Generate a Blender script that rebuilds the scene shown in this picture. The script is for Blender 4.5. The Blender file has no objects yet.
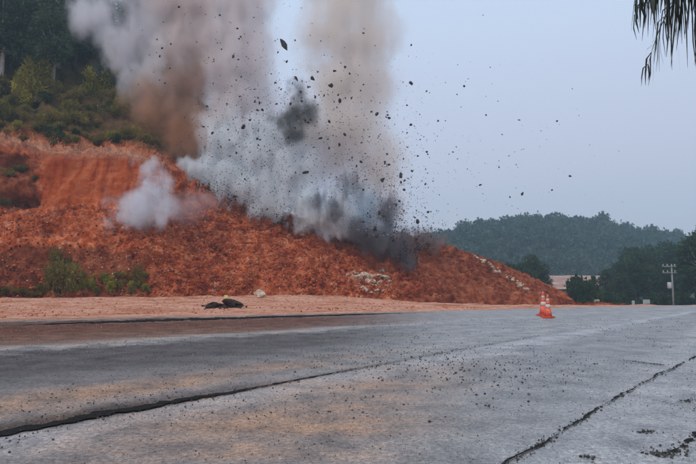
import bpy, bmesh, math, random
import numpy as np
from mathutils import Vector, Matrix, noise as mn
from mathutils.bvhtree import BVHTree

R = math.radians
random.seed(7)
rng = np.random.default_rng(7)
scene = bpy.context.scene
COL = scene.collection

# ------------------------------------------------------------------ camera
CAM_Z, FPX, PITCH = 1.5, 550.0, R(5.1)
cam_d = bpy.data.cameras.new('camera')
cam = bpy.data.objects.new('camera', cam_d)
COL.objects.link(cam)
cam.location = (0, 0, CAM_Z)
cam.rotation_euler = (R(90) + PITCH, 0, 0)
cam_d.sensor_width = 36
cam_d.lens = 36 * FPX / 696
cam_d.clip_start, cam_d.clip_end = 0.1, 6000
scene.camera = cam

# ------------------------------------------------------------------ sky
SUN_EL, SUN_AZ = R(52), R(215)          # light from behind and left of the viewer
world = bpy.data.worlds.new('World')
scene.world = world
world.use_nodes = True
wn, wl = world.node_tree.nodes, world.node_tree.links
wn.clear()
w_out = wn.new('ShaderNodeOutputWorld')
w_bg = wn.new('ShaderNodeBackground')
w_sky = wn.new('ShaderNodeTexSky')
w_sky.sky_type = 'NISHITA'
w_sky.sun_disc = False
w_sky.sun_elevation = SUN_EL
w_sky.sun_rotation = SUN_AZ
w_sky.air_density = 1.0
w_sky.dust_density = 3.0
w_sky.ozone_density = 1.0
w_mix = wn.new('ShaderNodeMix')
w_mix.data_type = 'RGBA'
w_mix.inputs['Factor'].default_value = 0.80       # a thin even overcast veil over the blue
w_tc = wn.new('ShaderNodeTexCoord'); w_sep = wn.new('ShaderNodeSeparateXYZ'); wl.new(w_tc.outputs['Generated'], w_sep.inputs[0])
w_rp = wn.new('ShaderNodeValToRGB'); w_rp.color_ramp.elements[0].position = 0.02; w_rp.color_ramp.elements[0].color = (0.67, 0.585, 0.685, 1)
w_rp.color_ramp.elements[1].position = 0.45; w_rp.color_ramp.elements[1].color = (0.74, 0.86, 1.08, 1)
wl.new(w_sep.outputs['Z'], w_rp.inputs['Fac'])
w_sc = wn.new('ShaderNodeVectorMath'); w_sc.operation = 'SCALE'; w_sc.inputs['Scale'].default_value = 10.0      # radiance of the cloud veil
wl.new(w_rp.outputs['Color'], w_sc.inputs[0]); wl.new(w_sc.outputs[0], w_mix.inputs['B'])
wl.new(w_sky.outputs['Color'], w_mix.inputs['A'])
wl.new(w_mix.outputs['Result'], w_bg.inputs['Color'])
w_bg.inputs['Strength'].default_value = 0.10
wl.new(w_bg.outputs['Background'], w_out.inputs['Surface'])

sun_d = bpy.data.lights.new('sun', 'SUN')
sun_d.energy = 1.5
sun_d.angle = R(14)
sun_d.color = (1.0, 0.95, 0.88)
sun = bpy.data.objects.new('sun', sun_d)
COL.objects.link(sun)
sdir = Vector((math.sin(SUN_AZ) * math.cos(SUN_EL), math.cos(SUN_AZ) * math.cos(SUN_EL), math.sin(SUN_EL)))
sun.rotation_euler = (-sdir).to_track_quat('-Z', 'Y').to_euler()

vs = scene.view_settings
vs.view_transform = 'Standard'
vs.look = 'None'
vs.exposure = 0.0
vs.gamma = 1.0
vs.use_curve_mapping = False
cy = scene.cycles
cy.use_denoising = True
cy.max_bounces = 6
cy.diffuse_bounces = 2
cy.glossy_bounces = 2
cy.transmission_bounces = 2
cy.transparent_max_bounces = 8
cy.volume_bounces = 5
cy.volume_step_rate = 1.0
cy.volume_max_steps = 256
cy.sample_clamp_indirect = 6

# ------------------------------------------------------------------ pixels to places
CP, SP = math.cos(PITCH), math.sin(PITCH)

def ray(px, py):
    r, u = px - 348.0, 232.0 - py
    return Vector((r, FPX * CP - u * SP, FPX * SP + u * CP))

def at(px, py, depth):
    d = ray(px, py)
    return Vector((0, 0, CAM_Z)) + d * (depth / d.y)

def on_ground(px, py, z=0.0):
    d = ray(px, py)
    return Vector((0, 0, CAM_Z)) + d * ((z - CAM_Z) / d.z)

def smooth(a, b, x):
    t = min(1.0, max(0.0, (x - a) / (b - a)))
    return t * t * (3 - 2 * t)

def pl(pts, x):
    return float(np.interp(x, [p[0] for p in pts], [p[1] for p in pts]))

def gz(x, y):
    """height of the open ground: level, dropping away past the brow on the right"""
    w = smooth(-6, 16, x)
    d = max(0.0, y - 32.5)
    return -w * min(3.4, 0.05 * d * d / (d + 4.0)) 

# ------------------------------------------------------------------ object helpers
def tag(o, label=None, cat=None, group=None, kind=None):
    if label: o['label'] = label
    if cat: o['category'] = cat
    if group: o['group'] = group
    if kind: o['kind'] = kind
    return o

def link(name, me, mat=None, parent=None, loc=None):
    o = bpy.data.objects.new(name, me)
    COL.objects.link(o)
    if mat is not None and me is not None and len(me.materials) == 0:
        me.materials.append(mat)
    if parent is not None: o.parent = parent
    if loc is not None: o.location = loc
    return o

def mesh_np(name, verts, faces, smooth_=False):
    """verts (n,3), faces (m,k) of one k"""
    me = bpy.data.meshes.new(name)
    verts = np.asarray(verts, dtype=np.float32)
    faces = np.asarray(faces, dtype=np.int32)
    m, k = faces.shape
    me.vertices.add(len(verts)); me.vertices.foreach_set('co', verts.ravel())
    me.loops.add(m * k); me.loops.foreach_set('vertex_index', faces.ravel())
    me.polygons.add(m)
    me.polygons.foreach_set('loop_start', np.arange(m, dtype=np.int32) * k)
    if smooth_: me.polygons.foreach_set('use_smooth', np.ones(m, dtype=bool))
    me.update(calc_edges=True)
    me.validate()
    return me

def grid_faces(nu, nv):
    i = np.arange(nu - 1)[:, None]; j = np.arange(nv - 1)[None, :]
    a = i * nv + j
    return np.stack([a, a + nv, a + nv + 1, a + 1], -1).reshape(-1, 4)

def add_attr(me, name, vals):
    a = me.attributes.new(name, 'FLOAT', 'POINT')
    a.data.foreach_set('value', np.asarray(vals, dtype=np.float32))

def tube(rings, n=8, cap=True):
    """rings: list of (centre, radius); returns verts, quad list"""
    vs_, fs_ = [], []
    for i, (c, r) in enumerate(rings):
        c = Vector(c)
        if i == 0: t = Vector(rings[1][0]) - c
        elif i == len(rings) - 1: t = c - Vector(rings[i - 1][0])
        else: t = Vector(rings[i + 1][0]) - Vector(rings[i - 1][0])
        t.normalize()
        s = t.orthogonal() if abs(t.z) < 0.95 else t.cross(Vector((0, 1, 0)))
        s.normalize(); b = t.cross(s)
        for k in range(n):
            a = 2 * math.pi * k / n
            vs_.append(c + s * (r * math.cos(a)) + b * (r * math.sin(a)))
    for i in range(len(rings) - 1):
        for k in range(n):
            a = i * n + k; b_ = i * n + (k + 1) % n
            fs_.append((a, b_, b_ + n, a + n))
    if cap:
        fs_.append(tuple(range(n - 1, -1, -1)))
        m = (len(rings) - 1) * n
        fs_.append(tuple(range(m, m + n)))
    return vs_, fs_

class MB:
    def __init__(s): s.v, s.f = [], []
    def add(s, v, f):
        o = len(s.v); s.v += [tuple(p) for p in v]; s.f += [tuple(i + o for i in q) for q in f]; return s
    def tube(s, rings, n=8): return s.add(*tube(rings, n))
    def box(s, c, h):
        x, y, z = c; a, b, d = h
        v = [(x + i * a, y + j * b, z + k * d) for i in (-1, 1) for j in (-1, 1) for k in (-1, 1)]
        return s.add(v, [(0, 1, 3, 2), (4, 6, 7, 5), (0, 4, 5, 1), (2, 3, 7, 6), (0, 2, 6, 4), (1, 5, 7, 3)])
    def mesh(s, name, sm=False):
        me = bpy.data.meshes.new(name); me.from_pydata(s.v, [], s.f); me.update()
        if sm: me.polygons.foreach_set('use_smooth', [True] * len(me.polygons))
        return me

# ------------------------------------------------------------------ materials
def new_mat(name):
    m = bpy.data.materials.new(name); m.use_nodes = True
    nt = m.node_tree; nt.nodes.clear()
    return m, nt, nt.nodes, nt.links

def N(nodes, kind, **kw):
    n = nodes.new(kind)
    for k, v in kw.items():
        if k in n.inputs: n.inputs[k].default_value = v
        else: setattr(n, k, v)
    return n

def ramp(nodes, stops, interp='LINEAR'):
    n = nodes.new('ShaderNodeValToRGB'); cr = n.color_ramp; cr.interpolation = interp
    while len(cr.elements) < len(stops): cr.elements.new(0.5)
    for e, (p, c) in zip(cr.elements, stops):
        e.position = p; e.color = (*c, 1) if len(c) == 3 else c
    return n

def mixc(nodes, links, fac, a, b, mode='MIX'):
    n = nodes.new('ShaderNodeMix'); n.data_type = 'RGBA'; n.blend_type = mode
    for s, k in ((fac, 'Factor'), (a, 'A'), (b, 'B')):
        i = n.inputs[k] if k == 'Factor' else [q for q in n.inputs if q.name == k and q.type == 'RGBA'][0]
        if hasattr(s, 'links'): links.new(s, i)
        else: i.default_value = s if k == 'Factor' else (*s, 1)
    return [o for o in n.outputs if o.type == 'RGBA'][0]

def math_(nodes, links, op, a, b=0.0, clamp=False):
    n = nodes.new('ShaderNodeMath'); n.operation = op; n.use_clamp = clamp
    for s, i in ((a, 0), (b, 1)):
        if hasattr(s, 'links'): links.new(s, n.inputs[i])
        else: n.inputs[i].default_value = s
    return n.outputs[0]

def noise_mat(name, cols, scale=1.0, rough=0.85, detail=6, bump=0.0, bump_scale=None, coord='Object', rnd=0.0, spec=0.3, trans=0.0):
    """ramp of colours over a fractal noise, optional bump and per-object tint"""
    m, nt, n, l = new_mat(name)
    out = N(n, 'ShaderNodeOutputMaterial'); b = N(n, 'ShaderNodeBsdfPrincipled', Roughness=rough)
    b.inputs['Specular IOR Level'].default_value = spec
    tc = N(n, 'ShaderNodeTexCoord')
    nz = N(n, 'ShaderNodeTexNoise', Scale=scale, Detail=detail, Roughness=0.65)
    l.new(tc.outputs[coord], nz.inputs['Vector'])
    k = len(cols)
    rp = ramp(n, [(0.28 + 0.44 * i / max(1, k - 1), c) for i, c in enumerate(cols)])
    l.new(nz.outputs[0], rp.inputs['Fac'])
    c = rp.outputs['Color']
    if rnd:
        oi = N(n, 'ShaderNodeObjectInfo')
        mr = N(n, 'ShaderNodeMapRange'); mr.inputs['To Min'].default_value = 1 - rnd; mr.inputs['To Max'].default_value = 1 + rnd
        l.new(oi.outputs['Random'], mr.inputs['Value'])
        hs = N(n, 'ShaderNodeHueSaturation'); l.new(mr.outputs[0], hs.inputs['Value']); l.new(c, hs.inputs['Color'])
        c = hs.outputs['Color']
    l.new(c, b.inputs['Base Color'])
    if bump:
        bz = N(n, 'ShaderNodeTexNoise', Scale=bump_scale or scale * 6, Detail=6, Roughness=0.7)
        l.new(tc.outputs[coord], bz.inputs['Vector'])
        bp = N(n, 'ShaderNodeBump', Strength=bump, Distance=0.1)
        l.new(bz.outputs[0], bp.inputs['Height']); l.new(bp.outputs[0], b.inputs['Normal'])
    if trans:
        tr = N(n, 'ShaderNodeBsdfTranslucent'); l.new(c, tr.inputs['Color'])
        ms = N(n, 'ShaderNodeMixShader'); ms.inputs[0].default_value = trans
        l.new(b.outputs[0], ms.inputs[1]); l.new(tr.outputs[0], ms.inputs[2]); l.new(ms.outputs[0], out.inputs['Surface'])
    else:
        l.new(b.outputs[0], out.inputs['Surface'])
    return m

# ------------------------------------------------------------------ ground
def ground_mat():
    m, nt, n, l = new_mat('shoulder_dirt')
    out = N(n, 'ShaderNodeOutputMaterial'); b = N(n, 'ShaderNodeBsdfPrincipled', Roughness=0.9)
    b.inputs['Specular IOR Level'].default_value = 0.06
    tc = N(n, 'ShaderNodeTexCoord')
    mp = N(n, 'ShaderNodeMapping'); mp.inputs['Rotation'].default_value = (0, 0, R(-22)); mp.inputs['Scale'].default_value = (0.22, 0.5, 1)
    l.new(tc.outputs['Object'], mp.inputs['Vector'])
    nz = N(n, 'ShaderNodeTexNoise', Scale=1.0, Detail=9, Roughness=0.78); l.new(mp.outputs[0], nz.inputs['Vector'])
    rp = ramp(n, [(0.3, (0.24, 0.075, 0.036)), (0.43, (0.46, 0.19, 0.11)), (0.55, (0.62, 0.34, 0.24)), (0.70, (0.44, 0.16, 0.09))])
    l.new(nz.outputs[0], rp.inputs['Fac'])
    n2 = N(n, 'ShaderNodeTexNoise', Scale=3.5, Detail=8, Roughness=0.75); l.new(tc.outputs['Object'], n2.inputs['Vector'])
    r2 = ramp(n, [(0.36, (0.28, 0.22, 0.20)), (0.47, (0.9, 0.88, 0.86)), (0.56, (1.1, 1.1, 1.1)), (0.68, (1.35, 1.35, 1.35))]); l.new(n2.outputs[0], r2.inputs['Fac'])
    c = mixc(n, l, 0.8, rp.outputs['Color'], r2.outputs['Color'], 'MULTIPLY')
    at_ = N(n, 'ShaderNodeAttribute', attribute_name='far')
    c = mixc(n, l, at_.outputs['Fac'], c, (0.055, 0.07, 0.03))
    l.new(c, b.inputs['Base Color'])
    bp = N(n, 'ShaderNodeBump', Strength=0.8, Distance=0.12); l.new(n2.outputs[0], bp.inputs['Height']); l.new(bp.outputs[0], b.inputs['Normal'])
    l.new(b.outputs[0], out.inputs['Surface'])
    return m

gx = np.concatenate([np.linspace(-680, -80, 14)[:-1], np.linspace(-80, 80, 321), np.linspace(80, 680, 14)[1:]])
gy = np.concatenate([np.linspace(-80, -15, 5)[:-1], np.linspace(-15, 120, 271), np.linspace(120, 930, 20)[1:]])
V = np.zeros((len(gx), len(gy), 3)); far = np.zeros((len(gx), len(gy)))
for i, x in enumerate(gx):
    for j, y in enumerate(gy):
        z = gz(x, y) - 0.05
        if -80 < x < 80 and 12 < y < 110:
            z += 0.16 * (mn.noise((x * 0.35, y * 0.9, 3)) + 0.5 * mn.noise((x * 1.1, y * 1.9, 5))) * smooth(18, 40, y + 0.0 * x)
        V[i, j] = (x, y, z); far[i, j] = smooth(75, 105, y + 0.25 * x)
me = mesh_np('ground', V.reshape(-1, 3), grid_faces(len(gx), len(gy)), True)
add_attr(me, 'far', far.ravel())
ground = tag(link('ground', me, ground_mat()), kind='structure')

# ------------------------------------------------------------------ road
EDGE = [(-70, 3), (-30, 16), (-14.1, 22.3), (-2.25, 25.8), (5.3, 28.4), (12.2, 31.7), (22, 40), (40, 58), (75, 92)]
def edge_y(x):
    return pl(EDGE, x) + 0.5 * mn.noise((x * 0.5, 2.2, 0)) + 0.25 * mn.noise((x * 1.7, 7.2, 0))
def band(x, y):
    return (y - 9.1 - 1.08 * x) / max(3.0, 17.5 - 0.72 * x)

def road_mat():
    m, nt, n, l = new_mat('wet_asphalt')
    out = N(n, 'ShaderNodeOutputMaterial'); b = N(n, 'ShaderNodeBsdfPrincipled')
    tc = N(n, 'ShaderNodeTexCoord')
    at_ = N(n, 'ShaderNodeAttribute', attribute_name='band')
    def noise(sc, det=6, ro=0.65, vec=None):
        q = N(n, 'ShaderNodeTexNoise', Scale=sc, Detail=det, Roughness=ro); l.new(vec or tc.outputs['Object'], q.inputs['Vector']); return q.outputs[0]
    mp = N(n, 'ShaderNodeMapping'); mp.inputs['Rotation'].default_value = (0, 0, R(-40)); mp.inputs['Scale'].default_value = (0.10, 0.9, 1)
    l.new(tc.outputs['Object'], mp.inputs['Vector'])
    streak = noise(1.0, 7, 0.7, mp.outputs[0])
    big = noise(0.22, 5)
    mid = noise(1.6, 7, 0.7)
    fine = noise(20, 5, 0.85)
    grit = noise(90, 2, 0.8)
    # band coordinate disturbed a little so that no edge is ruled
    t = math_(n, l, 'ADD', at_.outputs['Fac'], math_(n, l, 'MULTIPLY', math_(n, l, 'SUBTRACT', math_(n, l, 'ADD', math_(n, l, 'MULTIPLY', streak, 0.6), math_(n, l, 'MULTIPLY', mid, 0.4)), 0.5), 0.30))
    t01 = math_(n, l, 'MULTIPLY_ADD', t, 0.5); n.active = None
    mr = N(n, 'ShaderNodeMapRange'); mr.inputs['From Min'].default_value = -0.6; mr.inputs['From Max'].default_value = 1.1
    l.new(t, mr.inputs['Value'])
    def s(v): return (v + 0.6) / 1.7
    g, gd, gl = (0.22, 0.22, 0.222), (0.095, 0.090, 0.090), (0.36, 0.36, 0.37)
    base = ramp(n, [(0.0, (0.26, 0.26, 0.262)), (s(-0.38), (0.30, 0.30, 0.302)), (s(-0.30), (0.23, 0.228, 0.226)), (s(-0.08), g), (s(-0.01), gl), (s(0.05), g), (s(0.18), (0.17, 0.165, 0.165)),
                    (s(0.28), gd), (s(0.44), gd), (s(0.49), g), (s(0.52), (0.34, 0.29, 0.26)), (s(0.56), (0.14, 0.09, 0.075)), (s(0.62), (0.11, 0.048, 0.036)), (s(0.80), (0.11, 0.046, 0.034)),
                    (s(0.86), (0.15, 0.09, 0.075)), (s(0.91), (0.05, 0.033, 0.028)), (s(0.945), (0.24, 0.19, 0.17)), (s(1.0), (0.44, 0.22, 0.15))])
    l.new(mr.outputs[0], base.inputs['Fac'])
    # the far right is plain pale asphalt: the attribute 'plain' takes the bands out
    pa = N(n, 'ShaderNodeAttribute', attribute_name='plain')
    c = mixc(n, l, math_(n, l, 'MULTIPLY', pa.outputs['Fac'], 0.85), base.outputs['Color'], (0.275, 0.272, 0.268))
    da = N(n, 'ShaderNodeAttribute', attribute_name='groove_shade')  # dark band of the left groove, its shade painted into the road colour
    c = mixc(n, l, math_(n, l, 'MULTIPLY', da.outputs['Fac'], 0.9), c, (0.025, 0.025, 0.028))
    # orange mud trodden in by wheels
    mu = N(n, 'ShaderNodeAttribute', attribute_name='mud')
    mf = ramp(n, [(0.44, (0, 0, 0)), (0.60, (1, 1, 1))]); l.new(math_(n, l, 'ADD', math_(n, l, 'MULTIPLY', streak, 0.6), math_(n, l, 'MULTIPLY', mid, 0.4)), mf.inputs['Fac'])
    c = mixc(n, l, math_(n, l, 'MULTIPLY', mu.outputs['Fac'], math_(n, l, 'MULTIPLY', math_(n, l, 'ADD', mf.outputs['Color'], 0.5), 0.8)), c, (0.33, 0.21, 0.145))
    # patches, aggregate
    r1 = ramp(n, [(0.34, (0.45, 0.45, 0.45)), (0.5, (1, 1, 1)), (0.66, (1.5, 1.46, 1.4))]); l.new(mid, r1.inputs['Fac'])
    c = mixc(n, l, 0.75, c, r1.outputs['Color'], 'MULTIPLY')
    r2 = ramp(n, [(0.36, (0.16, 0.15, 0.15)), (0.46, (0.75, 0.75, 0.75)), (0.56, (1.2, 1.18, 1.15)), (0.66, (2.2, 2.1, 2.0))]); l.new(fine, r2.inputs['Fac'])
    c = mixc(n, l, 0.7, c, r2.outputs['Color'], 'MULTIPLY')
    r3 = ramp(n, [(0.3, (0.5, 0.5, 0.5)), (0.5, (1, 1, 1)), (0.7, (1.5, 1.5, 1.5))]); l.new(grit, r3.inputs['Fac'])
    c = mixc(n, l, 0.6, c, r3.outputs['Color'], 'MULTIPLY')
    l.new(c, b.inputs['Base Color'])
    rr = N(n, 'ShaderNodeMapRange'); rr.inputs['From Min'].default_value = 0.33; rr.inputs['From Max'].default_value = 0.66
    rr.inputs['To Min'].default_value = 0.34; rr.inputs['To Max'].default_value = 0.62
    l.new(math_(n, l, 'ADD', math_(n, l, 'MULTIPLY', streak, 0.55), math_(n, l, 'MULTIPLY', big, 0.45)), rr.inputs['Value'])
    l.new(rr.outputs[0], b.inputs['Roughness'])
    sp = ramp(n, [(0.0, (.5,)*3), (s(-0.05), (.5,)*3), (s(0.0), (.55,)*3), (s(0.12), (.35,)*3), (s(0.28), (.10,)*3), (s(0.44), (.12,)*3), (s(0.52), (.45,)*3), (s(0.57), (.05,)*3), (s(0.86), (.05,)*3), (s(0.945), (.25,)*3), (s(1.0), (.05,)*3)])
    l.new(mr.outputs[0], sp.inputs['Fac'])
    spv = mixc(n, l, math_(n, l, 'MULTIPLY', pa.outputs['Fac'], 0.85), sp.outputs['Color'], (0.5, 0.5, 0.5))
    spv = mixc(n, l, math_(n, l, 'MULTIPLY', mu.outputs['Fac'], math_(n, l, 'MULTIPLY_ADD', mf.outputs['Color'], 0.5)), spv, (0.12, 0.12, 0.12))
    spv = mixc(n, l, math_(n, l, 'MULTIPLY', da.outputs['Fac'], 1.0), spv, (0.0, 0.0, 0.0))
    l.new(spv, b.inputs['Specular IOR Level'])
    h = math_(n, l, 'ADD', fine, math_(n, l, 'MULTIPLY', grit, 0.5))
    bp = N(n, 'ShaderNodeBump', Strength=0.35, Distance=0.012); l.new(h, bp.inputs['Height']); l.new(bp.outputs[0], b.inputs['Normal'])
    l.new(b.outputs[0], out.inputs['Surface'])
    return m

def road_z(x, y):
    return gz(x, y) + 0.0
rx = np.concatenate([np.linspace(-70, -16, 90)[:-1], np.linspace(-16, 16, 321), np.linspace(16, 75, 90)[1:]]); ny = 260
V = np.zeros((len(rx), ny, 3)); A = np.zeros((len(rx), ny)); MU = np.zeros_like(A); PLN = np.zeros_like(A); GSH = np.zeros_like(A)
for i, x in enumerate(rx):
    e = edge_y(x); y0 = -14
    for j in range(ny):
        y = y0 + (e - y0) * (j / (ny - 1))
        z = road_z(x, y) + (-0.035 if j == ny - 1 else 0)
        z += 0.012 * mn.noise((x * 0.3, y * 0.3, 1))
        V[i, j] = (x, y, z)
        t = band(x, y); A[i, j] = t
        ppx = 348 + FPX * x / max(y, 1.0)
        left = smooth(520, 150, ppx)
        near = math.exp(-((t + 0.14) / 0.15) ** 2) * smooth(540, 340, ppx) * (0.45 + 0.65 * smooth(-40, 140, ppx))
        MU[i, j] = max(0.9 * near, left * (0.95 * math.exp(-((t - 0.105) / 0.05) ** 2) + 0.3 * math.exp(-((t - 0.62) / 0.12) ** 2)
                       + 0.12 * smooth(0.70, 0.82, t)), 0.5 * smooth(0.95, 1.0, t))
        w_ = 0.4 + 0.6 * smooth(420, 60, ppx); t0 = t - 0.012 - 0.02 * smooth(330, 450, ppx) + 0.006 * mn.noise((x * 1.5, y * 1.5, 4))
        GSH[i, j] = smooth(-0.020 * w_, -0.004, t0) * smooth(0.060 * w_, 0.014 * w_, t0) * (0.25 + 0.75 * smooth(430, 100, ppx)) * smooth(640, 480, ppx)
        PLN[i, j] = smooth(300, 480, ppx) * smooth(0.0, 0.1, t + 0.02) * (1 - smooth(0.9, 1.0, t) * 0.6)
me = mesh_np('road', V.reshape(-1, 3), grid_faces(len(rx), ny), True)
add_attr(me, 'band', A.ravel()); add_attr(me, 'mud', MU.ravel()); add_attr(me, 'plain', PLN.ravel()); add_attr(me, 'groove_shade', GSH.ravel())
road = tag(link('road', me, road_mat()), kind='structure')

# dark cracks, and the left groove's shade painted as ragged sheets on the asphalt
tar_shade = noise_mat('tar_shade', [(0.010, 0.010, 0.011), (0.022, 0.021, 0.021), (0.03, 0.028, 0.027)], scale=14, rough=0.95, bump=0.5, bump_scale=60, spec=0.08)
def strip(name, pts, widths, lift=0.018, jag=0.35, step=0.06, seed=0):
    P = [on_ground(*p) for p in pts]
    L = [0.0]
    for a, b_ in zip(P, P[1:]): L.append(L[-1] + (b_ - a).length)
    n_ = max(6, int(L[-1] / step)); vv = []
    for i in range(n_ + 1):
        s_ = L[-1] * i / n_
        p = Vector((np.interp(s_, L, [q.x for q in P]), np.interp(s_, L, [q.y for q in P]), 0))
        q = Vector((np.interp(s_ + 0.3, L, [q.x for q in P]), np.interp(s_ + 0.3, L, [q.y for q in P]), 0))
        q0 = Vector((np.interp(s_ - 0.3, L, [q.x for q in P]), np.interp(s_ - 0.3, L, [q.y for q in P]), 0))
        t = (q - q0).normalized(); nn = Vector((-t.y, t.x, 0))
        w = float(np.interp(s_, L, widths))
        wob = 0.05 * mn.noise((s_ * 1.3, seed, 0)) + 0.02 * mn.noise((s_ * 6, seed, 4))
        a = w * (0.5 + jag * mn.noise((s_ * 2.2, seed + 1, 0)) + jag * mn.noise((s_ * 8, seed + 1, 3)))
        c = w * (0.5 + jag * mn.noise((s_ * 2.2, seed + 9, 0)) + jag * mn.noise((s_ * 8, seed + 9, 3)))
        end = min(1, 4 * min(i, n_ - i) / n_ + 0.05)
        for sgn, d in ((1, a), (-1, c)):
            k = p + nn * (wob + sgn * max(0.004, d * end))
            vv.append((k.x, k.y, road_z(k.x, k.y) + lift))
    me = mesh_np(name, vv, [(2 * i, 2 * i + 1, 2 * i + 3, 2 * i + 2) for i in range(n_)])
    return tag(link(name, me, tar_shade, road), kind='structure')
SEAMS = []
def seam(pts, widths, seed, gaps=0.0, jag=0.5, grains=200, spread=0.09):
    """a ragged dark line: broken lengths of thin sheet with crumbs along both sides"""
    P = [on_ground(*p) for p in pts]; L = [0.0]
    for a, b_ in zip(P, P[1:]): L.append(L[-1] + (b_ - a).length)
    g = random.Random(seed)
    f0 = 0.0
    def pix(f):
        q = f * (len(pts) - 1); i_ = min(len(pts) - 2, int(q)); u = q - i_
        return (pts[i_][0] * (1 - u) + pts[i_ + 1][0] * u, pts[i_][1] * (1 - u) + pts[i_ + 1][1] * u), widths[i_] * (1 - u) + widths[i_ + 1] * u
    while f0 < 1:
        f1 = min(1, f0 + (g.uniform(0.06, 0.22) if gaps else 1.0))
        k = [pix(f0 + (f1 - f0) * q / 5) for q in range(6)]
        strip('tar_shade_seam', [q[0] for q in k], [q[1] for q in k], seed=seed + f0 * 10, jag=jag, step=0.025)
        f0 = f1 + (g.uniform(0.002, gaps) if gaps else 0.01)
    for _ in range(grains):
        (a, b_), w = pix(g.random()); p = on_ground(a, b_); sd = g.gauss(0, spread * 0.6 + w * 0.45)
        s_ = 0.006 + 0.03 * g.random() ** 3
        SEAMS.append(((p.x - 0.73 * sd, p.y + 0.68 * sd, road_z(p.x, p.y) + 0.012), s_))
seam([(-220, 482), (-60, 447), (0, 434.5), (120, 412), (230, 393), (350, 372), (440, 353), (540, 336)], [0.52, 0.50, 0.42, 0.24, 0.07, 0.02, 0.01, 0.005], 3, jag=0.45, grains=900, spread=0.12)  # this strip paints the dark wet groove and the shade in it
seam([(470, 490), (510, 464), (575, 424), (640, 385), (696, 357), (720, 347)], [0.022, 0.026, 0.03, 0.028, 0.03, 0.02], 11, gaps=0.012, jag=0.5, grains=900, spread=0.035)
seam([(628, 361), (648, 364), (668, 366)], [0.03, 0.08, 0.03], 21, jag=0.7, grains=60)
seam([(655, 457), (668, 455), (684, 447), (705, 432)], [0.02, 0.03, 0.06, 0.09], 25, gaps=0.05, jag=0.9, grains=330, spread=0.10)
seam([(640, 434), (654, 432)], [0.02, 0.02], 31, jag=0.9, grains=50, spread=0.05)
seam([(580, 459), (596, 458)], [0.02, 0.02], 35, jag=0.9, grains=60, spread=0.05)
seam([(682, 402), (705, 400)], [0.03, 0.03], 39, gaps=0.1, jag=0.9, grains=80, spread=0.05)
seam([(0, 326), (140, 321), (330, 315.5), (430, 312.5)], [0.7, 1.0, 0.7, 0.1], 51, jag=0.45, grains=300, spread=0.5)

# ------------------------------------------------------------------ hillside
TOE_R = [(-260, 297), (0, 297), (150, 297), (348, 298), (450, 300.5), (580, 306), (660, 309)]
TOE_D = [(-260, 44), (0, 50), (150, 54), (348, 62), (450, 68), (580, 80), (660, 90)]
K1_R = [(-260, 248), (0, 246), (60, 243), (150, 249), (200, 262), (270, 270), (348, 272), (450, 280), (540, 296), (580, 304), (660, 309)]
K1_S = [(-260, 2.2), (150, 2.4), (220, 4), (348, 3.5), (580, 2)]
K2_R = [(-260, 215), (0, 211), (45, 210), (135, 209), (190, 216), (240, 228), (330, 244), (420, 258), (470, 268), (520, 283), (560, 299), (580, 303), (660, 309)]
K2_S = [(-260, 6.5), (150, 7.5), (240, 9), (348, 8), (580, 4)]
K3_R = [(-260, 150), (0, 141), (40, 149), (130, 155), (170, 166), (205, 188), (240, 205), (330, 225), (400, 233), (420, 239), (470, 254), (520, 272), (560, 291), (584, 303), (660, 309)]
K3_S = [(-260, 9.5), (140, 10.5), (240, 13), (348, 12), (580, 6)]
K4_R = [(-260, 96), (0, 104), (100, 112), (150, 124), (190, 150), (240, 200), (330, 229), (420, 243), (470, 258), (520, 276), (584, 305), (660, 309)]
K5_R = [(-260, -120), (0, -30), (80, 10), (130, 42), (170, 82), (205, 130), (240, 182), (270, 214), (330, 234), (420, 248), (520, 279), (584, 306), (660, 309)]
cols = np.arange(-260, 662, 1.6)
SEG = [26, 40, 62, 22, 30, 8]
def fr(p, k=5, h=0.9, l_=2.1):
    return mn.fractal(p, h, l_, k)
V, SM = [], []
for px in cols:
    d0 = pl(TOE_D, px)
    keys = [(pl(TOE_R, px), d0), (pl(K1_R, px), d0 + pl(K1_S, px)), (pl(K2_R, px), d0 + pl(K2_S, px)),
            (pl(K3_R, px), d0 + pl(K3_S, px)), (pl(K4_R, px), d0 + pl(K3_S, px) + 6), (pl(K5_R, px), d0 + pl(K3_S, px) + 34)]
    W = [at(px, r, d) for r, d in keys]
    W[0].z = min(W[0].z, gz(W[0].x, W[0].y)) - 0.5
    back = W[-1].copy(); back.y += 70; back.x += 70 * (px - 348) / FPX; W.append(back)
    for s in range(6):
        n_ = SEG[s]
        for k in range(n_ + (1 if s == 5 else 0)):
            f = k / n_
            p = W[s].lerp(W[s + 1], f)
            sc = 1.0
            smoothface = smooth(30, 50, px) * smooth(150, 125, px) if s == 2 else 0.0
            rub = (1 - smoothface * 0.85) * (0.7 + 0.6 * smooth(-0.25, 0.3, mn.noise(p * 0.16 + Vector((4, 2, 7)))))
            nz = 0.75 * fr(p * 0.33) + 0.55 * rub * fr(p * 1.1 + Vector((9, 0, 0)), 4) + 0.30 * rub * mn.noise(p * 2.8) + 0.16 * rub * mn.noise(p * 5.5)
            if px < 160 and s == 0: nz += 0.35 * mn.noise((p.x * 0.8, p.z * 0.5, 1))
            if s >= 4: nz *= 1.4
            off = Vector((0.1, -0.75, 0.55)) * nz
            if px < 40 and s == 2:   # hollows torn into the face
                hol = math.exp(-(((px - 12) / 16) ** 2 + ((f - 0.62) / 0.16) ** 2)) + 1.1 * math.exp(-(((px - 14) / 22) ** 2 + ((f - 0.14) / 0.10) ** 2))
                off += Vector((0, 2.0, -0.1)) * hol
            if s == 0 and k == 0: off *= 0.3
            V.append(p + off)
            v = s + f
            SM.append(v)
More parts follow.
